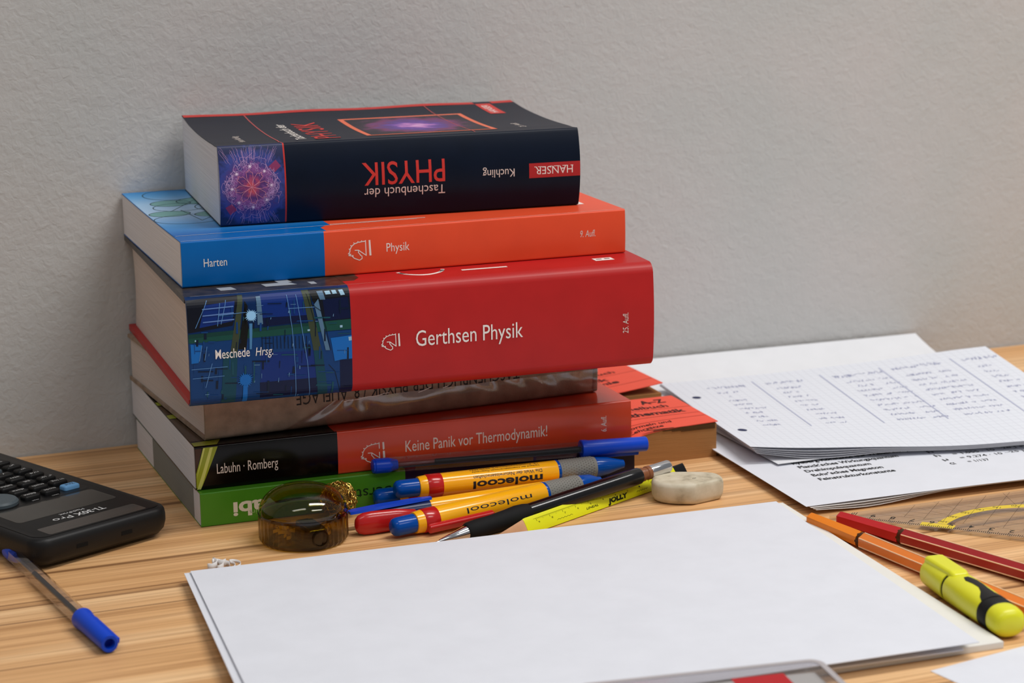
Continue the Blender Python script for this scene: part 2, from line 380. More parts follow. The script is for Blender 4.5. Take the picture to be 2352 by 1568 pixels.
# swirl lines of the spine art
rng = random.Random(3)
cu_, cv_ = 1.64, 2.02
pet = Ink()
for k in range(8):
    a0 = 2 * PI * k / 8 + 0.15; pts = []
    for i in range(25):
        q = i / 24; rr = 0.86 * math.sin(PI * q) ** 0.42 * (1 + 0.06 * math.sin(q * 26 + k)); aa = a0 + (q - 0.5) * 0.80
        pts.append((cu_ + rr * math.cos(aa), cv_ + rr * math.sin(aa)))
    pet.line(pts, 0.018)
pet.build('petal_lines', mat('pink_line', (236, 150, 170), 0.45), kb.on_spine(0.010), kb.spine, cutv=0.3)
sw = Ink()
for k in range(60):
    a = rng.uniform(0, 2 * PI); r0 = rng.uniform(0.75, 1.25); pts = []; da = rng.uniform(0.25, 0.7) * rng.choice((-1, 1)); fr, ph = rng.uniform(8, 18), rng.uniform(0, 6)
    for i in range(26):
        q = i / 25; rr = r0 + 0.35 * q + 0.10 * math.sin(fr * q + ph) ; aa = a + da * q * 1.6 + 0.06 * math.sin(fr * 1.7 * q)
        p = (cu_ + rr * math.cos(aa) * 0.98, cv_ + rr * math.sin(aa) * 1.08); pts.append((min(3.3, max(0.06, p[0])), min(4.02, max(0.1, p[1]))))
    sw.line(pts, 0.011)
for k in range(60):
    x0 = rng.uniform(0.4, 2.8); sgn = rng.choice((1, 1, -1)); y0 = cv_ + sgn * rng.uniform(1.15, 1.45); pts = [(min(3.3, max(.06, x0 + (1.6 - x0) * -0.35 * i / 12 + 0.014 * math.sin(i * 0.9 + k))), min(4.05, max(0.1, y0 + sgn * 0.055 * i))) for i in range(13)]
    sw.line(pts, 0.007)
sw.build('swirl_lines', mat('lilac_line', (206, 164, 216), 0.45), kb.on_spine(0.009), kb.spine, cutv=0.3)
st = Ink()
for k in range(8):
    a = 2 * PI * k / 8 + 0.05; c = (cu_ + 1.02 * math.cos(a), cv_ + 1.06 * math.sin(a)); n = 14
    st.poly([(c[0] + (0.13 if i % 2 else 0.04) * math.cos(2 * PI * i / n), c[1] + (0.13 if i % 2 else 0.04) * math.sin(2 * PI * i / n)) for i in range(n)])
st.build('spark_dots', mat('spark', (240, 214, 238), 0.45), kb.on_spine(0.013), kb.spine, cutv=0.3)
for pp in ([(2.55, 3.02), (2.95, 3.35), (3.2, 3.02), (2.85, 2.72)], [(0.25, 1.0), (0.6, 1.2), (0.85, 0.85), (0.5, 0.6)]): Ink().poly(pp).build('rose_patch', mat('rose', (140, 56, 100), 0.45), kb.on_spine(0.007), kb.spine, cutv=0.2)
# cover print
FR_ = kb.front
Ink().rect(0.02, 12.25, 19.3, 12.94).build('red_border', REDC, kb.on_top(0.008), FR_, cutv=0.2, cutu=1, label='red strip along the fore edge')
for pp, lw_ in (([(3.42, 12.2), (3.36, 0.15)], 0.07), ([(13.9, 12.2), (13.9, 0.9)], 0.05)): Ink().line(pp, lw_).build('cover_line', mat('rose_line', (190, 84, 84), 0.45), kb.on_top(0.012), FR_, cutv=0.3)
ORL = mat('orange_frame', (232, 116, 84), 0.45)
Ink().rect(8.2, 1.6, 15.35, 9.4).build('picture_frame', ORL, kb.on_top(0.009), FR_, cutv=0.3, cutu=1, label='orange frame round the cover picture')
def nebula():
    m = mat('nebula_art', (60, 30, 70), 0.4); nt = m.node_tree; b = nt.nodes['Principled BSDF']
    tc = nd(nt, 'ShaderNodeTexCoord'); mp = nd(nt, 'ShaderNodeMapping'); mp.inputs['Scale'].default_value = (38, 30, 0); mp.inputs['Location'].default_value = (-0.1175 * 38, -0.055 * 30, 0)
    nt.links.new(tc.outputs['Object'], mp.inputs['Vector']); l = nd(nt, 'ShaderNodeVectorMath', operation='LENGTH'); nt.links.new(mp.outputs[0], l.inputs[0])
    nz = nd(nt, 'ShaderNodeTexNoise'); nz.inputs['Scale'].default_value = 130; nz.inputs['Detail'].default_value = 5; nt.links.new(tc.outputs['Object'], nz.inputs['Vector'])
    ad = nd(nt, 'ShaderNodeMath', operation='MULTIPLY_ADD'); ad.inputs[1].default_value = 0.9; nt.links.new(nz.outputs[0], ad.inputs[0]); nt.links.new(l.outputs['Value'], ad.inputs[2])
    cr = nd(nt, 'ShaderNodeValToRGB'); e = cr.color_ramp.elements; mu = nd(nt, 'ShaderNodeMath', operation='MULTIPLY'); mu.inputs[1].default_value = 0.55
    nt.links.new(ad.outputs[0], mu.inputs[0]); nt.links.new(mu.outputs[0], cr.inputs[0])
    e[0].position = 0.2; e[0].color = lin((235, 190, 225)); e[1].position = 0.98; e[1].color = lin((28, 22, 36))
    for p, c_ in ((0.34, (196, 130, 196)), (0.46, (110, 70, 160)), (0.6, (92, 60, 130)), (0.72, (120, 52, 100)), (0.85, (50, 34, 52))):
        k = e.new(p); k.color = lin(c_)
    nt.links.new(cr.outputs[0], b.inputs['Base Color']); return m
Ink().rect(8.48, 1.85, 15.07, 9.05).build('cover_picture', nebula(), kb.on_top(0.013), FR_, cutv=0.3, cutu=1, label='purple nebula picture')
Ink().line([(13.9, 9.0), (13.9, 1.9)], 0.045).build('picture_line', mat('rose_line', (190, 84, 84)), kb.on_top(0.017), FR_, cutv=0.3)
Ink().rect(16.95, 8.7, 17.85, 12.25).build('cover_tag', RED_T, kb.on_top(0.012), FR_, cutv=0.3, label='red tag with faint lettering')
Ink().text('HANSER', 17.56, 9.1, 2.6, 0.42, PI / 2).build('tag_lettering', WHITE, kb.on_top(0.017), FR_, cutv=0.3)
Ink().rect(16.95, 12.25, 18.0, 12.93).build('border_gap', NAVY, kb.on_top(0.013), FR_, cutv=0.2)
Ink().text('PHYSIK', 6.75, 1.35, 7.4, 1.35, PI / 2).build('cover_title', RED_T, kb.on_top(0.013), FR_, cutv=0.3, label='red cover title')
Ink().text('Taschenbuch der', 4.95, 1.35, 7.2, 0.55, PI / 2, bold=0.006).build('cover_subtitle', WHITE, kb.on_top(0.013), FR_, cutv=0.3)
Ink().text('Horst Kuchling', 1.75, 1.6, 3.0, 0.35, PI / 2).build('cover_author', WARMW, kb.on_top(0.013), FR_, cutv=0.3)
Ink().text('21. Aufl.', 17.1, 2.0, 2.2, 0.36, PI / 2).build('cover_edition', WARMW, kb.on_top(0.013), FR_, cutv=0.3)

# --- second: orange and blue paperback ----------------------------------------
ORANGE = mat('orange_cover', (232, 82, 48), 0.36, 0.25, noise=0.03); BLUE = mat('blue_cover', (0, 100, 178), 0.34, 0.22, noise=0.04)
hb = Book('paperback_book', -11.7, -16.9, -.0333, 23.82, 16.8, 2.34, 12.312, 'orange and blue glossy paperback, second from the top of the book stack', r=0.09, b=0.05, t=0.045, warp=lambda d, u: -0.05 * math.sin(PI * d / 16.8), pages=(205, 196, 188))
hb.make([BLUE, ORANGE], lambda u: 0 if u < 7.33 else 1, [BLUE, ORANGE], lambda u: 0 if u < 7.5 else 1, [BLUE, ORANGE], lambda u: 0 if u < 7.3 else 1, splits=(7.33, 7.5), nu=4)
sp, tp = hb.on_spine(0.006), hb.on_top(0.006)
i_ = Ink(); horse(i_, 8.55, 0.72, 1.25, 1.03, 0.045); i_.build('horse_head_logo', WHITE, hb.on_spine(0.008), hb.spine, label='white horse head logo')
Ink().text('Harten', 1.11, 1.0, 1.18, 0.41).build('author_lettering', WHITE, hb.on_spine(0.008), hb.spine)
Ink().text('Physik', 10.6, 1.06, 1.23, 0.44).build('title_lettering', WHITE, hb.on_spine(0.008), hb.spine)
Ink().text('9. Aufl.', 21.25, 1.02, 0.86, 0.35, shear=0.2).build('edition_lettering', WARMW, hb.on_spine(0.008), hb.spine)
Ink().poly([(7.5, 0.10), (7.5, 1.25), (8.15, 2.1), (8.15, 16.7), (7.4, 16.7), (7.4, 0.1)]).build('blue_field', BLUE, tp, hb.front, cutv=1.0)
PALE = mat('pale_sky_print', (150, 196, 232), 0.4)
def sky_print():
    m = mat('sky_print', (110, 175, 225), 0.36); nt = m.node_tree; b = nt.nodes['Principled BSDF']; tc = nd(nt, 'ShaderNodeTexCoord'); sx = nd(nt, 'ShaderNodeSeparateXYZ')
    nt.links.new(tc.outputs['Object'], sx.inputs[0]); cr = nd(nt, 'ShaderNodeValToRGB'); mu = nd(nt, 'ShaderNodeMath', operation='MULTIPLY'); mu.inputs[1].default_value = 6.0
    nt.links.new(sx.outputs[1], mu.inputs[0]); nt.links.new(mu.outputs[0], cr.inputs[0]); e = cr.color_ramp.elements
    e[0].position = 0.13; e[0].color = lin((0, 98, 176)); e[1].position = 1.0; e[1].color = lin((40, 140, 210))
    for p, c_ in ((0.3, (70, 150, 215)), (0.55, (175, 205, 235)), (0.75, (160, 200, 235)), (0.9, (90, 165, 222))):
        k = e.new(p); k.color = lin(c_)
    nt.links.new(cr.outputs[0], b.inputs['Base Color']); return m
Ink().rect(0.02, 1.8, 8.15, 16.78).build('cover_picture', sky_print(), hb.on_top(0.009), hb.front, cutv=1.0, label='pale blue cover picture')
cz = Ink(); cg = Ink()
for (a, b_, rx, ry, g) in ((2.4, 15.1, 1.5, 1.7, 0), (1.9, 12.3, 1.1, 1.0, 1), (3.9, 12.6, 1.6, 1.2, 1), (2.1, 10.9, 1.4, 1.3, 0), (4.4, 10.4, 1.5, 1.5, 0), (1.2, 8.9, 1.1, 0.9, 1), (4.0, 8.1, 1.6, 1.0, 1), (1.8, 6.9, 1.8, 1.5, 0)):
    cz.ring((a, b_), rx, ry, 0.06)
    if g: cg.disc((a, b_), rx * 0.97, ry * 0.97)
cg.build('green_discs', mat('green_disc', (120, 172, 170), 0.4), hb.on_top(0.012), hb.front, cutv=1.0)
cz.line([(1.4, 9.6), (3.3, 12.9), (4.8, 12.9)], 0.05).line([(2.0, 9.9), (2.4, 6.2), (4.4, 9.0)], 0.05).build('circle_lines', mat('dark_green_line', (30, 70, 80), 0.4), hb.on_top(0.015), hb.front, cutv=1.0, label='dark circle outlines')
Ink().line([(0.1, 1.75), (12.8, 1.75)], 0.035).line([(8.2, 1.95), (13.3, 1.95)], 0.09).line([(0.05, 0.06), (23.7, 0.06)], 0.03).build('white_lines', WHITE, hb.on_top(0.016), hb.front)
Ink().rect(20.8, 2.55, 22.5, 4.2).build('white_field', WHITE, hb.on_top(0.012), hb.front)

# --- third: thick red hardcover -----------------------------------------------
REDH = mat('red_hardcover', (182, 32, 32), 0.40, 0.25, noise=0.05); PHOTO = mat('machine_blue', (4, 40, 88), 0.34, 0.2, noise=0.25, nscale=(70, 70, 90)); DARKP = mat('machine_dark', (58, 50, 44), 0.3, noise=0.5, nscale=(160, 160, 40))
gb = Book('hardcover_book', -12.16, -19.5, -.0533, 24.47, 19.43, 5.49, 6.80, 'thick red hardcover with a blue machine hall picture on its spine, middle of the stack', r=0.50, b=0.20, t=0.30, over=0.35, pages=(214, 202, 194), fore=0.6)
def hinge(d, u): return -0.10 * math.exp(-((d - 0.95) / 0.28) ** 2)
gb.warp = hinge
gb.make([PHOTO, REDH], lambda u: 0 if u < 8.2 else 1, [DARKP, REDH], lambda u: 0 if u < 8.2 else 1, [REDH, REDH], lambda u: 0, splits=(8.2,), nu=4)
sp = gb.on_spine
def Z(x, y):            # machine picture laid out on a 2058 x 1568 sheet -> spine (u, v)
    yt = 205 - 0.05 * (x - 60); yb = 1500 - 0.083 * (x - 140)
    return (min(8.19, max(0.01, 8.2 * (x - 100 + 0.0 * y) / 1845)), min(5.44, max(0.05, 5.49 * (yb - y) / (yb - yt))))
lay = [0.003]
def pic(name, col, polys, rough=0.34, label=None):
    lay[0] += 0.0022
    for p in polys: Ink().poly([Z(*q) for q in p]).build(name, mat('print_%d_%d_%d' % col, col, rough), sp(lay[0]), gb.spine, cutv=0.12, label=label)
pic('lower_blue', (4, 58, 116), [[(100, 700), (1950, 600), (1950, 1350), (100, 1500)]])
pic('upper_dark', (10, 16, 30), [[(60, 230), (690, 180), (600, 520), (100, 600)], [(1480, 140), (1950, 130), (1950, 480), (1600, 500)]])
pic('blue_panel', (10, 44, 118), [[(300, 280), (640, 240), (600, 470), (230, 540)], [(930, 180), (1420, 150), (1450, 420), (940, 440)], [(900, 850), (1560, 820), (1560, 1330), (880, 1380)]])
pic('navy_panel', (4, 18, 58), [[(940, 440), (1450, 420), (1455, 490), (945, 540)], [(1630, 250), (1920, 225), (1940, 465), (1650, 490)], [(1800, 950), (1950, 940), (1950, 1330), (1800, 1340)], [(880, 1200), (1560, 1150), (1560, 1330), (880, 1390)]])
pic('green_beam', (20, 74, 66), [[(100, 615), (1945, 475), (1945, 590), (100, 720)]])
pic('green_shade', (16, 60, 56), [[(100, 615), (600, 580), (600, 625), (100, 665)], [(830, 560), (1450, 510), (1450, 545), (830, 600)]])
pic('olive_beam', (58, 68, 50), [[(680, 140), (735, 135), (640, 830), (560, 830)], [(1400, 150), (1480, 145), (1590, 830), (1500, 830)]])
pic('black_gap', (10, 14, 16), [[(735, 540), (780, 300), (760, 260), (745, 240)], [(690, 560), (745, 300), (775, 540), (740, 800), (650, 800)], [(1500, 180), (1590, 175), (1600, 260), (1515, 270)]])
pic('teal_pillar', (8, 66, 84), [[(480, 830), (640, 830), (600, 1440), (440, 1450)], [(1500, 830), (1600, 830), (1660, 1370), (1545, 1380)]])
pic('steel_plate', (84, 118, 148), [[(880, 200), (930, 195), (940, 510), (880, 520)], [(1530, 300), (1580, 240), (1640, 620), (1690, 830), (1640, 830)], [(1570, 160), (1640, 155), (1660, 250), (1600, 250)]])
pic('sky_panel', (16, 104, 186), [[(1700, 690), (1945, 660), (1950, 930), (1830, 940), (1740, 960)], [(120, 730), (250, 740), (200, 950), (120, 960)]])
pic('pale_bits', (150, 190, 215), [[(1660, 160), (1720, 155), (1730, 190), (1670, 195)], [(1740, 152), (1790, 150), (1800, 185), (1750, 190)], [(1820, 150), (1870, 145), (1890, 200), (1840, 205)], [(1905, 680), (1945, 675), (1945, 720), (1910, 725)], [(170, 680), (200, 678), (195, 698), (168, 700)], [(1440, 585), (1468, 583), (1466, 603), (1440, 605)], [(1812, 545), (1842, 543), (1842, 570), (1812, 572)]])
rg_ = random.Random(21)
for nm_, col_, n_ in (('shadow_flecks', (4, 24, 50), 44), ('blue_flecks', (10, 62, 122), 40), ('teal_flecks', (20, 76, 92), 22), ('pale_flecks', (104, 146, 184), 22)):
    ik = Ink()
    for k in range(n_):
        x, y = rg_.uniform(110, 1900), rg_.uniform(230, 1380); wd_, hd_ = (rg_.uniform(8, 26), rg_.uniform(40, 170)) if rg_.random() < 0.6 else (rg_.uniform(50, 200), rg_.uniform(6, 18))
        if nm_ == 'pale_flecks': wd_ *= 0.4; hd_ *= 0.4
        x2, y2 = min(1930, x + wd_), min(1400, y + hd_); ik.poly([Z(x, y), Z(x2, y), Z(x2 - rg_.uniform(0, 10), y2), Z(x - rg_.uniform(0, 10), y2)])
    lay[0] += 0.0015
    ik.build(nm_, mat('print_%d_%d_%d' % col_, col_, 0.34), sp(lay[0]), gb.spine, cutv=0.12)['kind'] = 'stuff'
ik = Ink()
for y in (320, 395, 470): ik.poly([Z(270, y), Z(620, y - 30), Z(620, y - 15), Z(270, y + 12)])
ik.build('pipe_lines', mat('pipe_light', (96, 130, 190), 0.34), sp(lay[0] + .002), gb.spine, cutv=0.12)
ik = Ink()
for p in ([(1225, 190), (1265, 560), (1285, 1000), (1290, 1420)], [(1330, 190), (1375, 560), (1430, 1000), (1450, 1400)], [(1235, 340), (1530, 330)], [(540, 230), (470, 500)], [(350, 960), (270, 1250)], [(330, 230), (185, 540)], [(245, 750), (210, 930)], [(300, 760), (270, 920)], [(470, 260), (430, 520)], [(445, 400), (750, 370)], [(120, 1030), (520, 1000)], [(130, 1140), (480, 1110)]):
    ik.line([Z(*q) for q in p], 0.028)
ik.build('cable_lines', mat('cable_light', (92, 140, 196), 0.34), sp(lay[0] + .003), gb.spine, cutv=0.12)['kind'] = 'stuff'
ik = Ink()
for x in range(920, 1450, 42): ik.line([Z(x, 660), Z(x, 800)], 0.03)
for p in ([(1490, 170), (1500, 300), (1610, 380), (1650, 560), (1695, 830)], [(1670, 1000), (1740, 1080), (1800, 1330)], [(1450, 170), (1540, 560)]): ik.line([Z(*q) for q in p], 0.03)
ik.build('grate_lines', mat('grate_dark', (6, 22, 34), 0.34), sp(lay[0] + .003), gb.spine, cutv=0.12)
def star(cx, cy, R0, R1, n):
    c = Z(cx, cy); k = 8.2 / 1845
    return [(c[0] + k * (R0 if i % 2 else R1 * (0.75 + 0.25 * ((i * 7) % 5) / 4)) * math.cos(2 * PI * i / n), c[1] + k * (R0 if i % 2 else R1 * (0.75 + 0.25 * ((i * 7) % 5) / 4)) * math.sin(2 * PI * i / n)) for i in range(n)]
Ink().poly(star(812, 410, 46, 82, 40)).build('light_star', mat('star_light', (150, 204, 246), 0.34), sp(lay[0] + .005), gb.spine, cutv=0.12, label='pale blue starburst')
Ink().poly([Z(785, 500), Z(820, 500), Z(812, 640), Z(800, 800), Z(775, 800)]).build('lamp_stem', mat('stem_light', (72, 128, 176), 0.34), sp(lay[0] + .005), gb.spine, cutv=0.12)
Ink().poly(star(718, 1165, 58, 98, 40)).poly([Z(690, 1230), Z(740, 1230), Z(735, 1440), Z(680, 1440)]).build('blue_star', mat('star_blue', (14, 104, 188), 0.34), sp(lay[0] + .005), gb.spine, cutv=0.12)
lt = sp(lay[0] + .008)
Ink().text('Meschede', 1.29, 2.43, 1.71, 0.46, bold=0.004).build('author_lettering', WHITE, lt, gb.spine, cutv=0.3)
Ink().text('Hrsg.', 3.29, 2.42, 0.88, 0.42, shear=0.2).build('editor_lettering', WHITE, lt, gb.spine, cutv=0.3)
Ink().text('Gerthsen Physik', 11.52, 2.19, 5.7, 0.80).build('title_lettering', WHITE, lt, gb.spine, cutv=0.3, label='white title lettering')
Ink().text('25. Aufl.', 23.02, 1.9, 1.09, 0.31, PI / 2, shear=0.15).build('edition_lettering', WARMW, lt, gb.spine, cutv=0.3)
i_ = Ink(); horse(i_, 9.7, 2.1, 1.0, 0.85, 0.04); i_.build('horse_head_logo', WHITE, lt, gb.spine, cutv=0.3, label='white horse head logo')
tpg = gb.on_top
for ik in (Ink().ring((12.6, 2.9), 1.25, 1.45, 0.2, n=24, a0=PI * 1.1, a1=PI * 1.9), Ink().rect(14.64, 1.75, 17.1, 2.0), Ink().rect(21.9, 1.55, 22.95, 2.2), Ink().line([(0.3, 0.52), (11.5, 0.55)], 0.03)):
    ik.build('cover_mark', WHITE, tpg(0.01), gb.front, cutv=0.2)
Ink().rect(22.05, 1.85, 22.35, 2.0).rect(22.5, 1.85, 22.8, 2.0).build('tag_marks', mat('dark_print', (60, 40, 40)), tpg(0.016), gb.front)
Ink().poly([(8.15, 0.45), (8.2, 0.45), (9.2, 2.0), (9.2, 19.0), (8.1, 19.0)]).build('dark_field', DARKP, tpg(0.008), gb.front, cutv=0.2)
ik = Ink()
for a, b_, c_ in ((2.0, 1.4, 0.8), (4.3, 1.5, 1.6), (6.6, 1.2, 0.3), (5.1, 2.2, 0.7)): ik.poly([(a, b_), (a + c_, b_), (a + c_ * 0.8, b_ + 0.7), (a - 0.1, b_ + 0.7)])
ik.build('pale_shapes', mat('pale_print', (168, 172, 176), 0.34), tpg(0.012), gb.front, cutv=0.2)

# --- fourth: old cloth book in film -------------------------------------------
CLOTH = mat('old_cloth', (158, 138, 120), 0.85, 0.15, noise=0.22, nscale=(120, 120, 120), bump=0.8, bscale=(1600, 1600, 1600))
ob = Book('hardcover_book', -10.73, -16.19, .0487, 22.3, 15.0, 2.665, 4.125, 'old worn greyish tan cloth-bound book in clear film under the thick red book', r=0.22, b=0.10, t=0.20, over=0.12, pages=(160, 128, 98))
ob.make([CLOTH], lambda u: 0, [CLOTH], lambda u: 0, [CLOTH], lambda u: 0, nu=3)
Ink().text('TASCHENBUCH DER PHYSIK / 8. AUFLAGE', 17.6, 1.97, 12.7, 0.64, PI).build('title_lettering', mat('faded_black', (40, 34, 32), 0.6), ob.on_spine(0.01), ob.spine, cutv=0.25, label='faded black upside-down lettering')
def film_row(u):
    q = 0.5 + 0.5 * math.tanh((u - 3.5) / 1.0)
    return [(ob.d(v) - 0.03 - q * (0.05 + 0.17 * math.sin(PI * v / 2.665) * (1 + 0.6 * math.sin(u * 1.9 + 1.5 * math.sin(v * 2 + u * .6)) * math.sin(u * 0.83 + v))), v) for v in [0.03 + 1.36 * i / 14 for i in range(15)]]
mbf = MB(); ub = [4.4 + 17.85 * i / 90 for i in range(91)]
rows = []
for u in ub:
    a = film_row(u); lo_u = u if u > 8 else u
    rows.append([(u + 3.0 * (v - 0.2) / 1.4 * max(0, 1 - (u - 4.4) / 4.0), d_, v) for d_, v in a])
mbf.rings(rows, False, False, closed=False)
mbf.build('film_wrap', clear('clear_film', (240, 230, 226), 1.95, 0.14, 1.0, 0.25, 60), ob.root, smooth=60)['label'] = 'crumpled glossy clear film'
edge = Ink().line([(7.4 + 0.28 * i, 1.30 + 0.02 * i + 0.03 * math.sin(i * 1.7)) for i in range(10)], 0.03).line([(11.6, 1.32), (12.0, 1.42), (12.3, 1.52)], 0.03).line([(13.0, 1.40), (13.3, 1.48)], 0.03)
edge.build('film_edge', mat('film_white', (235, 228, 222), 0.3), lambda u, v: (u, ob.d(v) - 0.30, v), ob.root)
MB().box(22.0, 22.28, -0.16, 0.4, 0.1, 2.6).build('headband', mat('worn_edge', (120, 104, 92), 0.9, noise=0.4, nscale=(300, 300, 300)), ob.root, bevel=(0.08, 2))

# --- fifth: black and red-orange paperback ------------------------------------
BLACK = mat('black_gloss_cover', (6, 5, 5), 0.16, 0.22); RUST = mat('rust_cover', (200, 64, 36), 0.16, 0.35, noise=0.04); PAPW = (226, 214, 208)
pb = Book('paperback_book', -11.53, -17.02, -.0193, 24.04, 16.77, 2.30, 1.812, 'glossy black and rust red paperback with a yellow streak, second from the bottom', r=0.10, b=0.06, t=0.045, pages=PAPW, warp=lambda d, u: -0.04 * math.sin(PI * d / 16.8))
pb.make([BLACK, RUST], lambda u: 0 if u < 7.5 else 1, [BLACK, RUST], lambda u: 0 if u < 7.4 else 1, [BLACK, RUST], lambda u: 0 if u < 7.5 else 1, splits=(7.4, 7.5), nu=4)
Ink().poly([(0.02, 0.25), (0.02, 0.9), (0.45, 2.22), (1.2, 2.22), (0.75, 1.2), (0.25, 0.05), (0.02, 0.05)]).build('yellow_streak', mat('yellow_green_print', (150, 160, 40), 0.2), pb.on_spine(0.006), pb.spine, cutv=0.2, label='yellow-green light streak')
Ink().poly([(0.05, 0.06), (0.25, 0.05), (0.95, 2.2), (0.8, 2.2)]).poly([(0.02, 0.6), (0.55, 2.2), (0.45, 2.2)]).build('bright_streak', mat('bright_streak_print', (205, 208, 110), 0.2), pb.on_spine(0.009), pb.spine, cutv=0.2)
Ink().poly([(0.02, 1.0), (0.02, 2.2), (0.4, 2.2)]).build('brown_corner', mat('brown_print', (70, 46, 28), 0.25), pb.on_spine(0.009), pb.spine, cutv=0.2)
Ink().poly([(0.02, 0.12), (1.2, 0.12), (1.6, 1.1), (0.02, 0.8)]).poly([(0.02, 6.2), (0.4, 6.2), (0.8, 7.1), (0.02, 7.0)]).poly([(0.02, 9.3), (0.5, 9.2), (0.7, 9.9), (0.02, 10.0)]).build('cover_streaks', mat('yellow_green_print', (150, 160, 40)), pb.on_top(0.01), pb.front)
Ink().rect(0.02, 1.1, 3.0, 6.0).rect(0.02, 7.1, 1.2, 9.0).build('brown_field', mat('dark_brown_print', (64, 46, 30), 0.2), pb.on_top(0.007), pb.front, cutv=1)
Ink().text('Labuhn · Romberg', 1.1, 0.80, 3.2, 0.52).build('author_lettering', WARMW, pb.on_spine(0.008), pb.spine)
Ink().text('Keine Panik vor Thermodynamik!', 11.17, 0.83, 7.97, 0.60).build('title_lettering', WARMW, pb.on_spine(0.008), pb.spine, label='cream title lettering')
Ink().text('6. Aufl.', 22.58, 0.72, 0.86, 0.31, PI / 2, shear=0.15).build('edition_lettering', WARMW, pb.on_spine(0.008), pb.spine)
i_ = Ink(); horse(i_, 8.72, 0.42, 1.34, 1.1, 0.045); i_.build('horse_head_logo', WARMW, pb.on_spine(0.008), pb.spine, label='white horse head logo')

# --- lowest: green school book -------------------------------------------------
GREEN = mat('green_cover', (72, 136, 34), 0.22, 0.3, noise=0.05); PURPLE = mat('dark_purple_cover', (34, 24, 44), 0.25)
ab = Book('paperback_book', -11.47, -17.54, -.0153, 24.0, 16.4, 1.795, 0.004, 'green and dark purple paperback at the bottom of the book stack', r=0.07, b=0.0, t=0.04, pages=(214, 206, 198))
ab.make([GREEN, PURPLE], lambda u: 0 if u < 10.92 else 1, [GREEN, PURPLE], lambda u: 0 if u < 10.95 else 1, [GREEN, PURPLE], lambda u: 0 if u < 10.9 else 1, splits=(10.92, 10.95), nu=4)
Ink().text('abi', 3.34, 1.10, 1.66, 0.72, PI, bold=0.03).build('title_lettering', mat('abi_white', (226, 218, 200), 0.4), ab.on_spine(0.008), ab.spine, label='bold white upside-down lettering')
Ink().text('fürs', 3.14, 0.62, 0.62, 0.24, PI).build('small_lettering', mat('pale_green_print', (160, 190, 120), 0.4), ab.on_spine(0.008), ab.spine)
Ink().text('Oberstufe', 10.9, 1.04, 3.75, 0.56, PI).build('subtitle_lettering', mat('dark_green_print', (18, 44, 22), 0.4), ab.on_spine(0.008), ab.spine, label='dark green upside-down lettering')
MB().box(0.0, 0.014, 1.6, 11.8, 0.06, 1.74).build('index_mark', mat('grey_page_mark', (138, 140, 134), 0.85, noise=0.08, nscale=(30, 12, 2600)), ab.pages, loc=(0.0, 0, 0))['label'] = 'grey band printed across the page edges'

# --- two small orange pocket dictionaries --------------------------------------
CORAL = mat('coral_cover', (240, 92, 70), 0.55, 0.25, noise=0.03); BROWNP = (164, 116, 70)
def mini(x, y, yaw, L, W, T, z, label, warp, lines, nm):
    m_ = Book('pocket_book', x, y, yaw, L, W, T, z, label, r=0.15, b=0.0, t=0.05, pages=BROWNP)
    r_ = m_.root; ds = [W * i / 12 for i in range(13)]; us = [L * i / 14 for i in range(15)]
    m_.warp = warp
    m_.front = m_.shell('front_cover', lambda u: [(d, T + warp(d, u)) for d in ds], lambda u: [(d, T - 0.04 + warp(d, u)) for d in ds], us, [CORAL], lambda u: 0)
    m_.back = m_.shell('back_cover', lambda u: [(d, 0) for d in ds[1:]], lambda u: [(d, 0.04) for d in ds[1:]], us, [CORAL], lambda u: 0)
    mb = MB(); rows = []
    dd = [0.03 + (W - 0.06) * i / 6 for i in range(7)]
    for u in [0.05 + (L - 0.12) * i / 14 for i in range(15)]:
        rows.append([(u, d, 0.0 if d < 0.1 else 0.045) for d in dd] + [(u, d, T - 0.06 + min(0, warp(d, u))) for d in reversed(dd)])
    mb.rings(rows); m_.pages = mb.build('page_block', pages_mat('brown_pages', BROWNP), r_, smooth=30)
    m_.spine = MB().rings([[(0.16 - 0.16 * math.sin(PI * k / 10), d, T * k / 10) for k in range(11)] + [(0.12 - 0.12 * math.sin(PI * k / 10) + 0.06, d, T * k / 10) for k in range(10, -1, -1)] for d in ds]).build('spine', CORAL, r_, smooth=40)
    DK = mat('black_red_print', (58, 18, 16), 0.6); dl = mat('dark_red_line', (150, 40, 34), 0.6)
    tx = Ink(); ln = Ink()
    for kind, a in lines:
        if kind == 't': tx.text(*a[:5], bold=a[5])
        else: ln.line([(0.1, a), (L - 0.05, a)], 0.035)
    fn = lambda u, v: (u, v, T + warp(v, u) + 0.012)
    tx.build('cover_lettering', DK, fn, m_.front, cutu=0.4); ln.build('cover_rules', dl, fn, m_.front, cutu=0.4)
    return m_
m1 = mini(12.95, -16.35, -.02, 5.35, 6.3, 2.0, 0.004, 'small coral pocket dictionary on mathematics beside the stack, nearer the eraser',
     lambda d, u: 0.05 - 0.5 * math.exp(-u / 0.9) * max(0, 1 - d / 3.5) - 0.16 * math.exp(-((d) / 1.6) ** 2) * (1 - u / 5.4) + 0.0,
     [('t', ('A–Z', 2.9, 4.95, 1.55, 0.75, 0.03)), ('t', ('Formelbuch', 0.25, 3.95, 3.9, 0.55, 0.02)), ('l', 3.65), ('t', ('Mathematik', 0.25, 2.65, 4.4, 0.62, 0.03)), ('l', 2.25), ('l', 1.5), ('t', ('Formeln und', 0.3, 1.0, 2.7, 0.32, 0.015)), ('t', ('Lehrsätze', 0.3, 0.5, 2.0, 0.32, 0.015))], 'a')
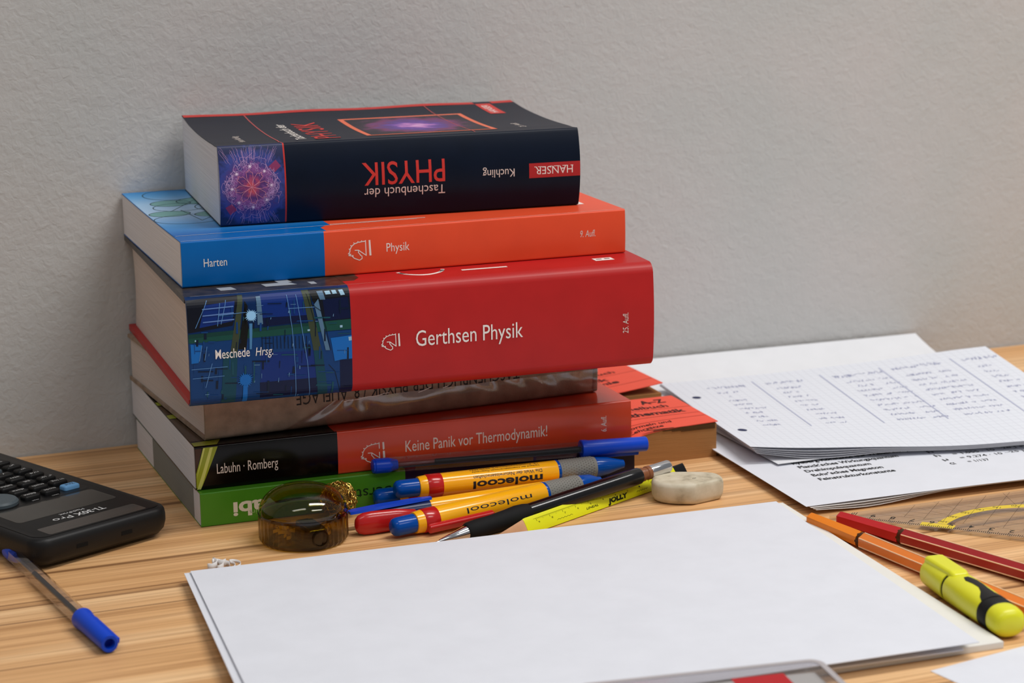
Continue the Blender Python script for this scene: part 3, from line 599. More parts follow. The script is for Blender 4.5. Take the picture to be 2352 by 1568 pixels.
m2 = mini(13.0, -8.9, -.03, 5.4, 6.3, 2.0, 0.004, 'small coral pocket dictionary with a lifted cover, standing nearer the wall',
     lambda d, u: 0.03 + 0.55 * (u / 5.4) ** 1.3 * (1 - 0.35 * d / 6.3),
     [('t', ('Formelbuch', 0.25, 4.3, 3.9, 0.5, 0.02)), ('l', 3.9), ('t', ('Physik', 0.6, 2.9, 2.6, 0.62, 0.03)), ('t', ('Chemie', 0.6, 2.0, 2.9, 0.6, 0.03)), ('l', 1.5), ('t', ('Formeln', 0.6, 0.9, 1.8, 0.3, 0.01))], 'b')
sl = MB()
for k in range(5): sl.box(0.9 + k * 0.55, 5.2, -0.012, 0.1, 1.93 - 0.065 * k, 1.945 - 0.065 * k)
sl.build('page_gaps', mat('page_gap', (70, 46, 26), 0.9), m1.root)

# ------------------------------------------------------------------ papers
SHEETW = mat('white_paper', (221, 223, 231), 0.8, 0.15, noise=0.01); SHEETC = mat('cream_card', (228, 226, 220), 0.8, 0.15)
def patch(name, fn, nu, nv, material, label, cat='sheet', th=0.012, group=None, back=None):
    """a curved sheet of paper with its own thickness; fn(s, t) with s, t in 0..1 -> centimetres"""
    mb = MB(); top_ = [[fn(i / nu, j / nv) for i in range(nu + 1)] for j in range(nv + 1)]
    n = (nu + 1) * (nv + 1); W1 = nu + 1
    vs = [p for r_ in top_ for p in r_] + [(p[0], p[1], p[2] - th) for r_ in top_ for p in r_]; fs = []
    for j in range(nv):
        for i in range(nu):
            a = j * W1 + i; fs.append((a, a + 1, a + 1 + W1, a + W1)); fs.append((n + a + W1, n + a + W1 + 1, n + a + 1, n + a))
    for i in range(nu):
        fs.append((n + i, n + i + 1, i + 1, i)); a = nv * W1 + i; fs.append((a, a + 1, n + a + 1, n + a))
    for j in range(nv):
        a = j * W1; fs.append((a, a + W1, n + a + W1, n + a)); a = j * W1 + nu; fs.append((n + a, n + a + W1, a + W1, a))
    mb.add(vs, fs)
    o = mb.build(name, material, None, smooth=50)
    uv = o.data.uv_layers.new(name='sheet')
    for lp in o.data.loops:
        vi = lp.vertex_index % n; uv.data[lp.index].uv = ((vi % W1) / nu, (vi // W1) / nv)
    return tag(o, label, cat, group)
def bil(FL, FR, BL, BR, bend=None):
    def f(s, t):
        p = [FL[k] * (1 - s) * (1 - t) + FR[k] * s * (1 - t) + BL[k] * (1 - s) * t + BR[k] * s * t for k in range(3)]
        if bend: p[2] += bend(s, t)
        return tuple(p)
    return f
def rectf(x, y, yaw, L, W, zf):
    c, s_ = math.cos(yaw), math.sin(yaw)
    return lambda s, t: (x + c * L * s - s_ * W * t, y + s_ * L * s + c * W * t, zf(s, t))

# blank stack in front
patch('drawing_pad', bil((-14.3, -47.4, 0.30), (15.9, -48.35, 0.30), (-13.1, -26.2, 0.30), (16.95, -26.62, 0.30)), 6, 6, SHEETC, 'cream drawing pad lying under the blank white sheets', 'pad', th=0.28)
patch('paper_sheet', bil((-16.5, -48.1, 0.86), (13.7, -48.7, 0.40), (-14.28, -25.72, 0.50), (15.9, -27.0, 0.40)), 12, 12, SHEETW, 'blank white sheet peeking out left under the top blank sheet', th=0.04, group='blank sheets in front')
patch('paper_sheet', bil((-16.15, -48.3, 0.98), (14.25, -49.0, 0.76), (-14.0, -25.82, 0.60), (16.28, -27.15, 0.60), lambda s, t: -0.10 * math.sin(PI * s) * (1 - t) * t), 16, 16, SHEETW, 'large blank white sheet on top in the foreground', th=0.03, group='blank sheets in front')

# printed constants sheets on the right
PRS = (17.45, -28.3)
def lowz(k):
    return lambda s, t: 0.52 - 0.10 * k + 0.20 * s * (1 - t) + 0.16 * math.sin(PI * min(1, s * 2.2)) * (1 - t) ** 2 * (0.4 - 0.5 * k * (1 - s)) + 0.05 * math.sin(5 * s + k)
print_f = rectf(17.45, -28.2, -.045, 29.7, 19.5, lambda s, t: 0.46 + 0.10 * s + 0.04 * math.sin(6 * s) * (1 - t))
for k in range(3):
    kk = 3 - k
    patch('paper_sheet', rectf(17.55 + 0.12 * kk, -28.25 - 0.06 * kk, -.045 + 0.012 * kk, 29.6, 19.4,
          (lambda kk: lambda s, t: 0.46 + 0.10 * s + 0.04 * math.sin(6 * s) * (1 - t) - 0.028 * kk - 0.10 * kk * math.exp(-((s - 0.11) / 0.10) ** 2) * (1 - t) ** 3 - 0.05 * kk * math.exp(-((s - 0.62) / 0.2) ** 2) * (1 - t) ** 3)(kk)), 40, 8,
          mat('offwhite_paper', (226, 220, 216), 0.85, 0.1), ('first', 'second', 'third')[kk - 1] + ' wavy white sheet below the sheet printed with constants', th=0.008, group='sheets under the printed sheet')
ps = patch('paper_sheet', print_f, 30, 10, SHEETW, 'white sheet printed with physical constants beside the set square')
tx = Ink()
rows = [('Rydberg-Konstante (für Wasserstoff)', 'R', '= 1.097 · 10'), ('Planck’sches Wirkungsquantum', 'h', '= 6.626 · 10'), ('Drehimpulsquantum', 'h', '= 1.055 · 10'), ('Bohr’sches Magneton', 'µ', '= 9.274 · 10'), ('Feinstrukturkonstante', 'α', '= 1/137')]
wds = [7.0, 6.0, 3.9, 4.2, 4.5]
for i, (a, b_, c_) in enumerate(rows):
    v = 7.15 - 0.82 * i
    tx.text(a, 2.75, v, wds[i], 0.42, bold=0.022); tx.text(b_, 10.6, v, 0.32, 0.40, bold=0.01); tx.text(c_, 11.7, v, 2.6 if i < 4 else 1.3, 0.36, bold=0.005)
    if i < 4: tx.text('–%d J s' % (34 - i * 3), 14.5, v + 0.1, 1.6, 0.28)
on_ps = lambda u, v: (lambda p: (p[0], p[1], p[2] + 0.012))(print_f(u / 29.7, v / 19.5))
tx.build('printed_lettering', mat('black_print', (28, 28, 30), 0.7), on_ps, ps, cutu=0.8, label='bold black printed lines of constants')

# plain sheet leaning up against the wall
patch('paper_sheet', lambda s, t: (19.6 + 21.6 * s - 0.25 * t, -21 + 20.75 * t - 0.15 * (1 - t), 0.62 + 0.14 * t * (1 - s) + 1.02 * max(0, (t - 0.80) / 0.20) ** 1.5 + 0.03 * math.sin(4 * s + 1) * t), 24, 24, mat('thin_white_paper', (226, 227, 231), 0.8, 0.1), 'plain white sheet curling up against the wall behind the squared paper')

# squared paper with handwriting
def grid_paper():
    m = mat('squared_paper', (224, 227, 235), 0.8, 0.1); nt = m.node_tree; b = nt.nodes['Principled BSDF']
    uvn = nd(nt, 'ShaderNodeUVMap'); uvn.uv_map = 'sheet'; mp = nd(nt, 'ShaderNodeMapping'); mp.inputs['Scale'].default_value = (42, 32, 1)
    nt.links.new(uvn.outputs[0], mp.inputs['Vector']); fr = nd(nt, 'ShaderNodeVectorMath', operation='FRACTION'); nt.links.new(mp.outputs[0], fr.inputs[0])
    sx = nd(nt, 'ShaderNodeSeparateXYZ'); nt.links.new(fr.outputs[0], sx.inputs[0]); mn = nd(nt, 'ShaderNodeMath', operation='MINIMUM')
    nt.links.new(sx.outputs[0], mn.inputs[0]); nt.links.new(sx.outputs[1], mn.inputs[1]); gt = nd(nt, 'ShaderNodeMath', operation='GREATER_THAN'); gt.inputs[1].default_value = 0.055
    nt.links.new(mn.outputs[0], gt.inputs[0]); cr = nd(nt, 'ShaderNodeMixRGB'); cr.inputs[1].default_value = lin((204, 206, 216)); cr.inputs[2].default_value = lin((224, 227, 235))
    nt.links.new(gt.outputs[0], cr.inputs[0]); nt.links.new(cr.outputs[0], b.inputs['Base Color']); return m
GRID = grid_paper()
def sq(dz, spread):
    FL = (18.4 + 0.35 * spread, -20.2 - 0.10 * spread, 1.5 - 0.30 * spread); FR = (38.6, -25.3 - 0.05 * spread, 1.05 - dz); BL = (20.45 - 0.12 * spread, -4.4, 1.25 - dz * 0.8); BR = (40.8, -8.7, 2.5 - dz * 3)
    return bil(FL, FR, BL, BR, lambda s, t: -0.26 * math.sin(PI * min(1, s * 1.1)) * (1 - 0.4 * t) - (0.34 * spread) * math.exp(-((s - 0.17) / 0.15) ** 2) * (1 - t) ** 2 - 0.03 * math.sin(14 * s) * (1 - t) ** 3 - 0.06 * math.sin(PI * t) * (1 - s))
for k in range(4):
    kk = 4 - k
    patch('paper_sheet', sq(0.035 * kk, 0.22 * kk + 0.10), 40, 12, mat('grey_white_paper', (222, 222, 228), 0.85, 0.1), ('first', 'second', 'third', 'lowest')[kk - 1] + ' curled white sheet below the handwritten squared sheet', th=0.006, group='sheets under the squared sheet')
sqf = sq(0.0, 0.0)
hs = patch('paper_sheet', sqf, 40, 24, GRID, 'squared sheet with a blue handwritten table and two punch holes')
on_sq = lambda u, v: (lambda p: (p[0], p[1], p[2] + 0.014))(sqf(u / 21.0, v / 16.0))
rng = random.Random(11)
hw = Ink()
def scribble(u, v, n, h=0.36):
    x = u
    for k in range(n):
        if rng.random() < 0.1: x += 0.18; continue
        wdt = rng.uniform(0.12, 0.22); pts = [(x + wdt * q + rng.uniform(-.03, .03), v + h * rng.uniform(0, 1)) for q in (0, .3, .55, .8, 1)]
        hw.line(pts, 0.035); x += wdt + 0.06
cols = [(2.2, 9), (5.9, 9), (10.2, 11), (14.0, 12), (18.6, 8)]
for j, (u, n) in enumerate(cols):
    scribble(u, 13.6 + (0.25 if j > 2 else 0), n + 2, 0.55)
    for i in range(9):
        v = 12.5 - 0.95 * i
        scribble(u + 0.3, v, n - rng.randint(2, 4)); 
        if j in (2, 3): scribble(u + 2.4, v, 4, 0.3)
hw.build('handwriting', mat('blue_ink', (150, 155, 190), 0.7), on_sq, hs, cutu=1.0, cutv=1.0, label='blue handwritten numbers')
rl = Ink()
for u in (5.3, 9.6, 13.4, 18.0): rl.line([(u, 14.6), (u - 0.1, 4.6)], 0.07)
rl.build('ruled_lines', mat('blue_ink_line', (172, 177, 205), 0.7), on_sq, hs, cutu=1.0, cutv=0.6, label='hand-drawn blue column lines')
for v in (4.0, 12.0): Ink().disc((0.95, v), 0.27).build('punch_hole', mat('hole_dark', (44, 50, 84), 0.9), lambda u, v_: (lambda p: (p[0], p[1], p[2] + 0.012))(sqf(u / 21.0, v_ / 16.0)), hs)
# loose sheet at the front right and a torn scrap
wf = rectf(15.03, -69.1, .17, 21, 20.0, lambda s, t: 0.02)
ls = patch('paper_sheet', wf, 2, 2, SHEETW, 'loose white sheet at the bottom right corner')
Ink().line([(3.6, 17.9), (4.2, 17.95), (4.7, 17.88), (5.8, 17.92)], 0.16).build('printed_line', mat('grey_print', (165, 165, 170)), lambda u, v: (lambda p: (p[0], p[1], p[2] + 0.01))(wf(u / 21, v / 20.0)), ls)
mb = MB(); SCR = mat('scrap_paper', (226, 222, 220), 0.6, 0.3)
def ribbon3(mb, pts, wd, up_=(0, 0, 1)):
    vs = []; 
    for i, p in enumerate(pts):
        vs.append(p); vs.append((p[0], p[1] + wd * 0.25, p[2] + wd))
    mb.add(vs, [(2 * i, 2 * i + 2, 2 * i + 3, 2 * i + 1) for i in range(len(pts) - 1)])
for k in range(5):
    a = rng.uniform(0, 6); pts = [(0.28 * k - 0.4 + 0.26 * math.cos(a + q * 0.55), 0.25 * math.sin(a + q * 0.55) + 0.03 * q, 0.03 + 0.02 * q) for q in range(11)]
    ribbon3(mb, pts, 0.30 if k < 3 else 0.16)
scr = mb.build('paper_scrap', SCR, None, smooth=60, loc=(-12.2, -24.6, 0.0)); tag(scr, 'tiny curled scrap of torn paper by the corner of the blank sheets', 'paper scrap')
so = scr.modifiers.new('thick', 'SOLIDIFY'); so.thickness = 0.0002

# ------------------------------------------------------------------ calculator
CALC = mat('black_case', (24, 24, 25), 0.42, 0.25, bump=0.15, bscale=(2500, 2500, 2500)); FACE = mat('black_face', (11, 11, 12), 0.35, 0.25); GLASS = mat('display_window', (52, 49, 45), 0.12, 0.5)
SOLAR = mat('solar_cell', (58, 52, 48), 0.2, 0.5, noise=0.15, nscale=(20, 300, 20)); KEYM = mat('key_black', (14, 14, 15), 0.45); KEYB = mat('key_blue', (104, 158, 206), 0.45); KEYG = mat('key_grey', (74, 84, 90), 0.45)
ca = 0.4284
cx, cy = -16.75, -20.0
calc = thing('pocket_calculator', (cx, cy, 0), (0.0, 0, ca), 'black scientific calculator lying beside the book stack, display end towards the viewer', 'calculator')
def rr(x0, x1, y0, y1, r, n=8):
    pts = []
    for (a, b_, st) in ((x1 - r, y1 - r, 0), (x0 + r, y1 - r, 1), (x0 + r, y0 + r, 2), (x1 - r, y0 + r, 3)):
        for i in range(n + 1):
            q = PI / 2 * (st + i / n); pts.append((a + r * math.cos(q), b_ + r * math.sin(q)))
    return pts
def slab(mb, x0, x1, y0, y1, r, prof, zf=lambda x, y: 0, m=0):
    """rounded slab; prof = [(inset, z)] from the underside to the top"""
    rg = []
    for ins, z in prof: rg.append([(x, y, z + zf(x, y)) for x, y in rr(x0 + ins, x1 - ins, y0 + ins, y1 - ins, max(0.05, r - ins))])
    return mb.rings(rg, True, True, m)
HW, LEN = 4.05, 17.8
tilt = lambda x, y: 0.0
slab(MB(), -HW, HW, 0, LEN, 0.95, [(0.75, 0.10), (0.35, 0.22), (0.10, 0.50), (0.0, 0.85), (0.0, 1.20), (0.05, 1.45), (0.16, 1.58), (0.30, 1.62)]).build('case', CALC, calc, smooth=50)
slab(MB(), -HW + .32, HW - .32, 0.34, LEN - .34, 0.7, [(0, 1.60), (0, 1.64), (0.05, 1.655)]).build('face_plate', FACE, calc, smooth=40)
slab(MB(), -3.1, 3.1, 5.6, LEN - 1.0, 0.4, [(0, 1.0), (0, 1.66)]).build('key_bed', FACE, calc, smooth=40)
slab(MB(), -2.95, 2.95, 3.08, 5.38, 0.25, [(0, 1.60), (0, 1.664), (0.03, 1.668)]).build('display', GLASS, calc, smooth=40)['label'] = 'grey blank display window'
slab(MB(), -2.95, 2.8, 0.45, 1.62, 0.15, [(0, 1.60), (0, 1.664), (0.03, 1.668)]).build('solar_panel', SOLAR, calc, smooth=40)['label'] = 'narrow brown-grey solar strip'
for sx in (-1.45, 1.2):
    MB().box(sx - 0.32, sx + 0.32, -0.012, 0.1, 0.78, 0.98).build('slot', mat('slot_black', (6, 6, 6), 0.8), calc)
onc = lambda u, v: (u, v, 1.674)
LWT = mat('label_white', (205, 205, 205), 0.5)
Ink().text('TI-30X', 1.46, 2.40, 1.72, 0.44, PI, bold=0.02).text('Pro', -0.48, 2.40, 1.05, 0.44, PI).text('MathPrint', 0.62, 2.86, 1.42, 0.24, PI).build('model_lettering', LWT, onc, calc, label='white upside-down model lettering')
kt = [['2nd', 'mode', 'delete', None, None], ['ln log', 'math', 'data', None, None], ['eⁿ 10ⁿ', 'EE', 'table', 'clear', 'on'], ['n/d', 'sin', 'cos', 'tan', '÷'], ['x²', '√', '(', ')', '×'], ['xⁿ', '7', '8', '9', '–'], ['π', '4', '5', '6', '+'], ['sto', '1', '2', '3', '='], ['on', '0', '.', '(–)', 'enter']]
for r_ in range(9):
    for c_ in range(5):
        nm = kt[r_][c_]
        if nm is None: continue
        kx = 2.30 - 1.20 * c_; ky = 6.32 + 1.05 * r_
        m_ = KEYB if (r_, c_) == (0, 0) else (KEYG if 1 <= c_ <= 3 and r_ > 4 else KEYM)
        k_ = slab(MB(), kx - 0.47, kx + 0.47, ky - 0.30, ky + 0.30, 0.14, [(0, 1.6), (0, 1.80), (0.04, 1.86), (0.10, 1.885)]).build('key', m_, calc, smooth=40)
        if m_ is KEYB: k_['label'] = 'pale blue shift key'
        wd = min(0.7, 0.17 * len(nm)); Ink().text(nm, kx + wd / 2, ky + 0.08, wd, 0.2, PI).build('key_lettering', mat('key_ink', (20, 30, 50)) if m_ is KEYB else LWT, lambda u, v: (u, v, 1.892), k_)
        if r_ < 3 and m_ is KEYM: Ink().text(('quit', 'insert', 'stat')[c_ % 3], kx + 0.2, ky - 0.42, 0.4, 0.12, PI).build('shift_lettering', LWT, lambda u, v: (u, v, 1.668), k_)
pad_ = MB().vlathe([(1.05, 1.62), (1.05, 1.80), (0.95, 1.90), (0.6, 1.88)], 40).build('arrow_pad', KEYG, calc, smooth=40, loc=(-1.75, 6.75, 0)); pad_['label'] = 'round grey arrow pad'

# ------------------------------------------------------------------ pens
PBLUE = mat('blue_plastic', (4, 66, 196), 0.32, 0.3); PBLUE2 = mat('azure_plastic', (0, 70, 158), 0.18, 0.25); YEL = mat('yellow_plastic', (252, 178, 22), 0.18, 0.5); PRED = mat('red_plastic', (186, 28, 28), 0.2, 0.5)
CLEARP = clear('clear_barrel', (232, 230, 232), 1.45, 0.05); INKT = mat('ink_tube', (20, 18, 24), 0.4); TUBE = clear('ink_tube_empty', (226, 226, 232), 1.4, 0.1); GREYR = mat('grey_rubber', (128, 126, 120), 0.7, 0.2)
def clear_pen(a, b, label, plug, fill, roll=0.26, cap_clip=0.0):
    Ln = (Vector(b) - Vector(a)).length; t = thing('ballpoint_pen', a, along(a, b, roll), label, 'pen', 'clear ballpoint pens')
    MB().lathe([(plug - 0.1, 0.36), (plug, 0.40), (Ln - 4.2, 0.40), (Ln - 3.2, 0.40)], 6, cap0=False, cap1=False).build('barrel', CLEARP, t)
    MB().lathe([(0.35, 0.13), (fill, 0.13)], 12).build('refill', TUBE, t, smooth=40)
    MB().lathe([(fill, 0.135), (Ln - 2.6, 0.135)], 12).build('ink', INKT, t, smooth=40)
    MB().lathe([(0, 0.30), (0.03, 0.355), (0.10, 0.375), (0.13, 0.36), (0.16, 0.395), (plug - 0.08, 0.395), (plug, 0.37), (plug + 0.4, 0.27)], 24).build('end_plug', PBLUE, t, smooth=35)
    cp = MB().lathe([(Ln - 3.75, 0.47), (Ln - 3.72, 0.50), (Ln - 3.45, 0.485), (Ln - 3.3, 0.45), (Ln - 0.05, 0.40), (Ln, 0.37), (Ln, 0.24), (Ln - 0.5, 0.22)], 32).build('cap', PBLUE, t, smooth=35)
    MB().box(Ln - 3.6, Ln - 0.4, -0.13, 0.13, -0.60, -0.38).build('clip', PBLUE, cp, bevel=(0.05, 2))
    return t
clear_pen((-2.36, -17.72, 2.20), (12.85, -18.72, 1.93), 'clear ballpoint with a blue cap lying along the lowest books', 0.95, 3.4)
clear_pen((-21.3, -18.6, 0.46), (-19.4, -33.6, 0.46), 'clear ballpoint with a blue cap in front of the calculator', 1.0, 4.2, roll=0.52 + 0.9)

def click_pen(a, b, label, roll, txt, clip):
    Ln = (Vector(b) - Vector(a)).length; t = thing('click_pen', a, along(a, b, 0.0), label, 'pen', 'yellow promotional pens'); R_ = 0.565
    MB().lathe([(0, 0.20), (0.04, 0.33), (0.14, 0.43), (0.3, 0.47), (1.25, 0.48), (1.4, 0.46)], 32).build('push_button', PBLUE2, t, smooth=40)
    MB().lathe([(1.28, 0.47), (1.30, 0.535), (1.36, 0.55), (1.75, 0.59), (2.4, 0.60), (9.0, 0.60), (9.05, 0.58)], 36).build('barrel', YEL, t, smooth=40)
    rg = MB().lathe([(1.72, 0.600), (1.74, 0.615), (2.52, 0.62), (2.54, 0.605)], 36).build('clip_ring', PRED, t, smooth=40)
    if clip is not None:
        c = MB().box(1.75, 5.6, -0.22, 0.22, 0.50, 0.86).build('clip', PRED, rg, bevel=(0.10, 3)); c.rotation_euler = (clip, 0, 0)
    MB().lathe([(9.0, 0.60), (9.04, 0.61), (9.14, 0.61), (9.16, 0.595)], 36).build('grip_ring', PBLUE2, t, smooth=40)
    gp = MB().lathe([(9.14, 0.575), (9.3, 0.59), (11.1, 0.58), (11.25, 0.55)], 36).build('grip', GREYR, t, smooth=40); gp['label'] = 'grey dotted rubber grip'
    dots = MB()
    for i in range(13):
        for j in range(26):
            x = 9.3 + 0.145 * i; an = 2 * PI * (j + 0.5 * (i % 2)) / 26; c0 = Vector((x, 0.582 * math.cos(an), 0.582 * math.sin(an))); rad = Vector((0, math.cos(an), math.sin(an))); tn = Vector((0, -math.sin(an), math.cos(an)))
            base = [c0 + Vector((0.045, 0, 0)), c0 + tn * 0.045, c0 - Vector((0.045, 0, 0)), c0 - tn * 0.045]; ap = c0 + rad * 0.035
            dots.add([tuple(p) for p in base] + [tuple(ap)], [(0, 1, 4), (1, 2, 4), (2, 3, 4), (3, 0, 4)])
    dt = dots.build('grip_dots', GREYR, gp); dt['kind'] = 'stuff'
    MB().lathe([(11.22, 0.53), (11.4, 0.53), (12.0, 0.46), (Ln - 0.25, 0.26), (Ln - 0.05, 0.22), (Ln, 0.10)], 32).build('tip', PBLUE2, t, smooth=40)
    fn = lambda u, v: (u, -0.606 * math.cos(v / 0.6), 0.606 * math.sin(v / 0.6))
    ik = Ink()
    for (bd, u, v, wd, cp, bo) in txt: ik.text(bd, u, v, wd, cp, PI, bold=bo)
    ik.build('barrel_lettering', mat('dark_blue_print', (34, 36, 44), 0.3), fn, t, cutv=0.08, label='dark upside-down lettering')
    return t
click_pen((-1.66, -19.15, 1.24), (11.35, -19.15, 1.10), 'yellow click pen with printed lettering, on top of the pen pile', 0, [('molecool', 8.05, 0.12, 3.9, 0.40, 0.03), ('Die Welt der Naturwissenschaften', 8.05, 0.42, 3.85, 0.17, 0.008), ('Verband der Chemielehrer/innen Österreichs', 8.0, 0.72, 3.8, 0.10, 0.005), ('16. Projektwettbewerb 2020/2021', 7.95, 0.92, 3.8, 0.12, 0.005)], None)
click_pen((-3.25, -23.42, 0.62), (9.2, -20.95, 0.90), 'yellow click pen with a red clip, nearest of the pen pile behind the blank sheet', 0, [('molecool', 8.0, 0.35, 3.9, 0.28, 0.0)], 1.95)
click_pen((-2.45, -18.14, 0.60), (10.55, -18.45, 0.60), 'yellow click pen lying under the pile against the green book, only its blue button showing', 0, [('molecool', 8.0, 0.35, 3.9, 0.28, 0.0)], None)
# fourth yellow pen, its navy end and blue clip to the left
a, b = (-3.4, -20.98, 0.52), (9.35, -20.05, 0.52)
NAVYP = mat('navy_plastic', (16, 30, 78), 0.25)
t = thing('stick_pen', a, along(a, b), 'yellow pen with a navy end and bright blue clip, between two yellow click pens', 'pen')
MB().lathe([(0, 0.25), (0.1, 0.40), (0.5, 0.46), (3.1, 0.50)], 32).build('end_cap', NAVYP, t, smooth=40)
MB().lathe([(3.05, 0.505), (3.1, 0.515), (11.7, 0.50), (11.8, 0.47)], 32).build('barrel', YEL, t, smooth=40)
MB().lathe([(11.75, 0.46), (12.4, 0.36), (12.7, 0.2)], 24).build('tip', PBLUE2, t, smooth=40)
MB().rings([[(x, y, z) for y, z in ((-wd, zc - 0.07), (wd, zc - 0.07), (wd * 0.8, zc + 0.06), (-wd * 0.8, zc + 0.06))] for x, wd, zc in ((-1.3, 0.20, 0.42), (-1.1, 0.30, 0.45), (0.4, 0.32, 0.52), (2.2, 0.26, 0.56), (3.2, 0.14, 0.56))]).build('clip', PBLUE, t, smooth=30)['label'] = 'bright blue flat clip'
# red rounded cap
a, b = (-4.75, -22.15, 0.60), (-1.2, -22.02, 0.60)
t = thing('pen_cap', a, along(a, b), 'rounded red plastic cap between the sharpener and the yellow pens', 'cap')
MB().lathe([(0, 0.12), (0.05, 0.30), (0.18, 0.46), (0.45, 0.57), (0.9, 0.60), (2.2, 0.55), (3.2, 0.40), (3.4, 0.25)], 32, ry=0.62).build('cap_body', PRED, t, smooth=50)
MB().lathe([(3.3, 0.26), (3.55, 0.26)], 24, ry=0.6).build('cap_rim', NAVYP, t, smooth=40)
# mechanical pencil
MET = mat('chrome', (215, 215, 218), 0.12, metal=1.0); BLKP = mat('black_gloss_plastic', (14, 14, 15), 0.18, 0.5); RUB = mat('black_rubber', (22, 22, 23), 0.75, 0.2); BRZ = mat('bronze_plastic', (136, 84, 54), 0.35)
a, b = (-1.62, -25.25, 0.17), (12.95, -21.55, 1.44)
t = thing('mechanical_pencil', a, along(a, b), 'black mechanical pencil with a steel tip lying across the yellow pencil', 'pencil')
MB().lathe([(0, 0.03), (0.05, 0.05), (0.25, 0.06), (0.3, 0.10), (1.9, 0.37), (2.0, 0.38)], 24).build('tip', MET, t, smooth=30)
MB().lathe([(1.9, 0.42), (2.0, 0.48), (2.6, 0.50), (3.4, 0.47), (4.4, 0.50), (5.0, 0.54), (5.5, 0.50), (5.8, 0.43)], 32).build('rubber_grip', RUB, t, smooth=40)
MB().lathe([(5.7, 0.44), (12.2, 0.46), (12.9, 0.44), (13.0, 0.40)], 32).build('barrel', BLKP, t, smooth=40)
MB().lathe([(12.95, 0.36), (13.2, 0.37), (13.25, 0.33), (13.4, 0.33), (13.45, 0.37), (13.65, 0.37)], 28).build('ring', BRZ, t, smooth=30)
MB().lathe([(13.6, 0.34), (13.65, 0.35), (14.85, 0.35), (14.97, 0.31), (15.0, 0.2)], 28).build('push_button', MET, t, smooth=40)
# triangular yellow pencil with a printed ruler
PENY = mat('lemon_paint', (226, 226, 20), 0.3, 0.45); WOODP = mat('pencil_wood', (200, 150, 112), 0.7, noise=0.15)
a, b = (0.95, -26.25, 0.33), (14.75, -19.35, 0.33)
Ln = (Vector(b) - Vector(a)).length
t = thing('pencil', a, along(a, b), 'lemon yellow pencil printed with a small ruler, lying beside the eraser', 'pencil')
def tri(r, x):      # rounded triangle, one flat face leaning to the viewer
    out = []
    for j in range(24):
        an = 2 * PI * j / 24; q = (an - PI / 2) % (2 * PI / 3) - PI / 3; rad = r * min(1.0, 0.60 / math.cos(q) * 0.86 + 0.10)
        out.append((x, rad * math.cos(an), rad * math.sin(an) - 0.03))
    return out
MB().rings([tri(0.48, 2.35), tri(0.50, 2.5), tri(0.50, Ln - 0.9)]).build('shaft', PENY, t, smooth=25)
MB().rings([tri(0.47, 2.4), tri(0.10, 0.45)]).build('sharpened_wood', WOODP, t, smooth=25)
MB().lathe([(0.0, 0.02), (0.5, 0.11)], 12, cz=-0.03).build('lead', mat('graphite', (60, 60, 64), 0.3), t, smooth=40)
MB().rings([tri(0.505, Ln - 0.95), tri(0.505, Ln - 0.05), tri(0.42, Ln)]).build('end_cap', BLKP, t, smooth=25)
# ruler print sits on the pencil's face that is turned to the viewer and up
def on_pencil(u, v):   # v runs round the face, 0 = lower edge, 0.8 = upper edge
    an = PI * (1 - 0.12) + 0  # start near the viewer side
    th = PI + 0.35 - v * 1.9  # from just below the horizon up over the top
    q = (th - PI / 2) % (2 * PI / 3) - PI / 3; rad = 0.50 * min(1.0, 0.60 / math.cos(q) * 0.86 + 0.10) + 0.006
    return (u, rad * math.cos(th), rad * math.sin(th) - 0.03)
PK = mat('pencil_ink', (30, 34, 10), 0.4); tk = Ink()
for i in range(0, 95):
    u = 3.2 + 0.1 * i; tk.line([(u, 0.80), (u, 0.80 - (0.20 if i % 10 == 0 else (0.14 if i % 5 == 0 else 0.07)))], 0.012 if i % 10 else 0.02)
tk.line([(3.0, 0.81), (13.0, 0.81)], 0.012)
for i in range(10): tk.text(str(9 - i), 3.2 + i + 0.08, 0.40, 0.10, 0.15)
tk.text('JOLLY', 8.6, 0.05, 1.7, 0.28, bold=0.06, shear=0.25); tk.text('LINEAL', 6.9, 0.12, 0.95, 0.15, bold=0.02, shear=0.2); tk.line([(4.6 + 0.12 * q, 0.14 + 0.06 * (q % 2)) for q in range(11)], 0.02); tk.line([(11.0 + 0.1 * q, 0.12 + 0.07 * (q % 2)) for q in range(10)], 0.025)
tk.build('ruler_print', PK, on_pencil, t, cutv=0.05, label='black ruler ticks and lettering')

# ------------------------------------------------------------------ eraser
ER = bpy.data.materials.new('worn_eraser'); ER.use_nodes = True; nt = ER.node_tree; b_ = nt.nodes['Principled BSDF']
tc = nd(nt, 'ShaderNodeTexCoord'); n1 = nd(nt, 'ShaderNodeTexNoise'); n1.inputs['Scale'].default_value = 130; n1.inputs['Detail'].default_value = 5
nt.links.new(tc.outputs['Object'], n1.inputs['Vector']); cr = nd(nt, 'ShaderNodeValToRGB'); e = cr.color_ramp.elements
e[0].position = 0.28; e[0].color = lin((160, 149, 128)); e[1].position = 0.62; e[1].color = lin((212, 202, 180)); k = e.new(0.42); k.color = lin((196, 185, 160))
nt.links.new(n1.outputs[0], cr.inputs[0]); nt.links.new(cr.outputs[0], b_.inputs['Base Color']); b_.inputs['Roughness'].default_value = 0.7
bp = nd(nt, 'ShaderNodeBump'); bp.inputs['Strength'].default_value = 0.3; bp.inputs['Distance'].default_value = 0.0005; nt.links.new(n1.outputs[0], bp.inputs['Height']); nt.links.new(bp.outputs[0], b_.inputs['Normal'])
er = thing('eraser', (13.2, -23.1, 0), (0, 0, -0.42), 'worn off-white rounded eraser beside the yellow pencil', 'eraser')
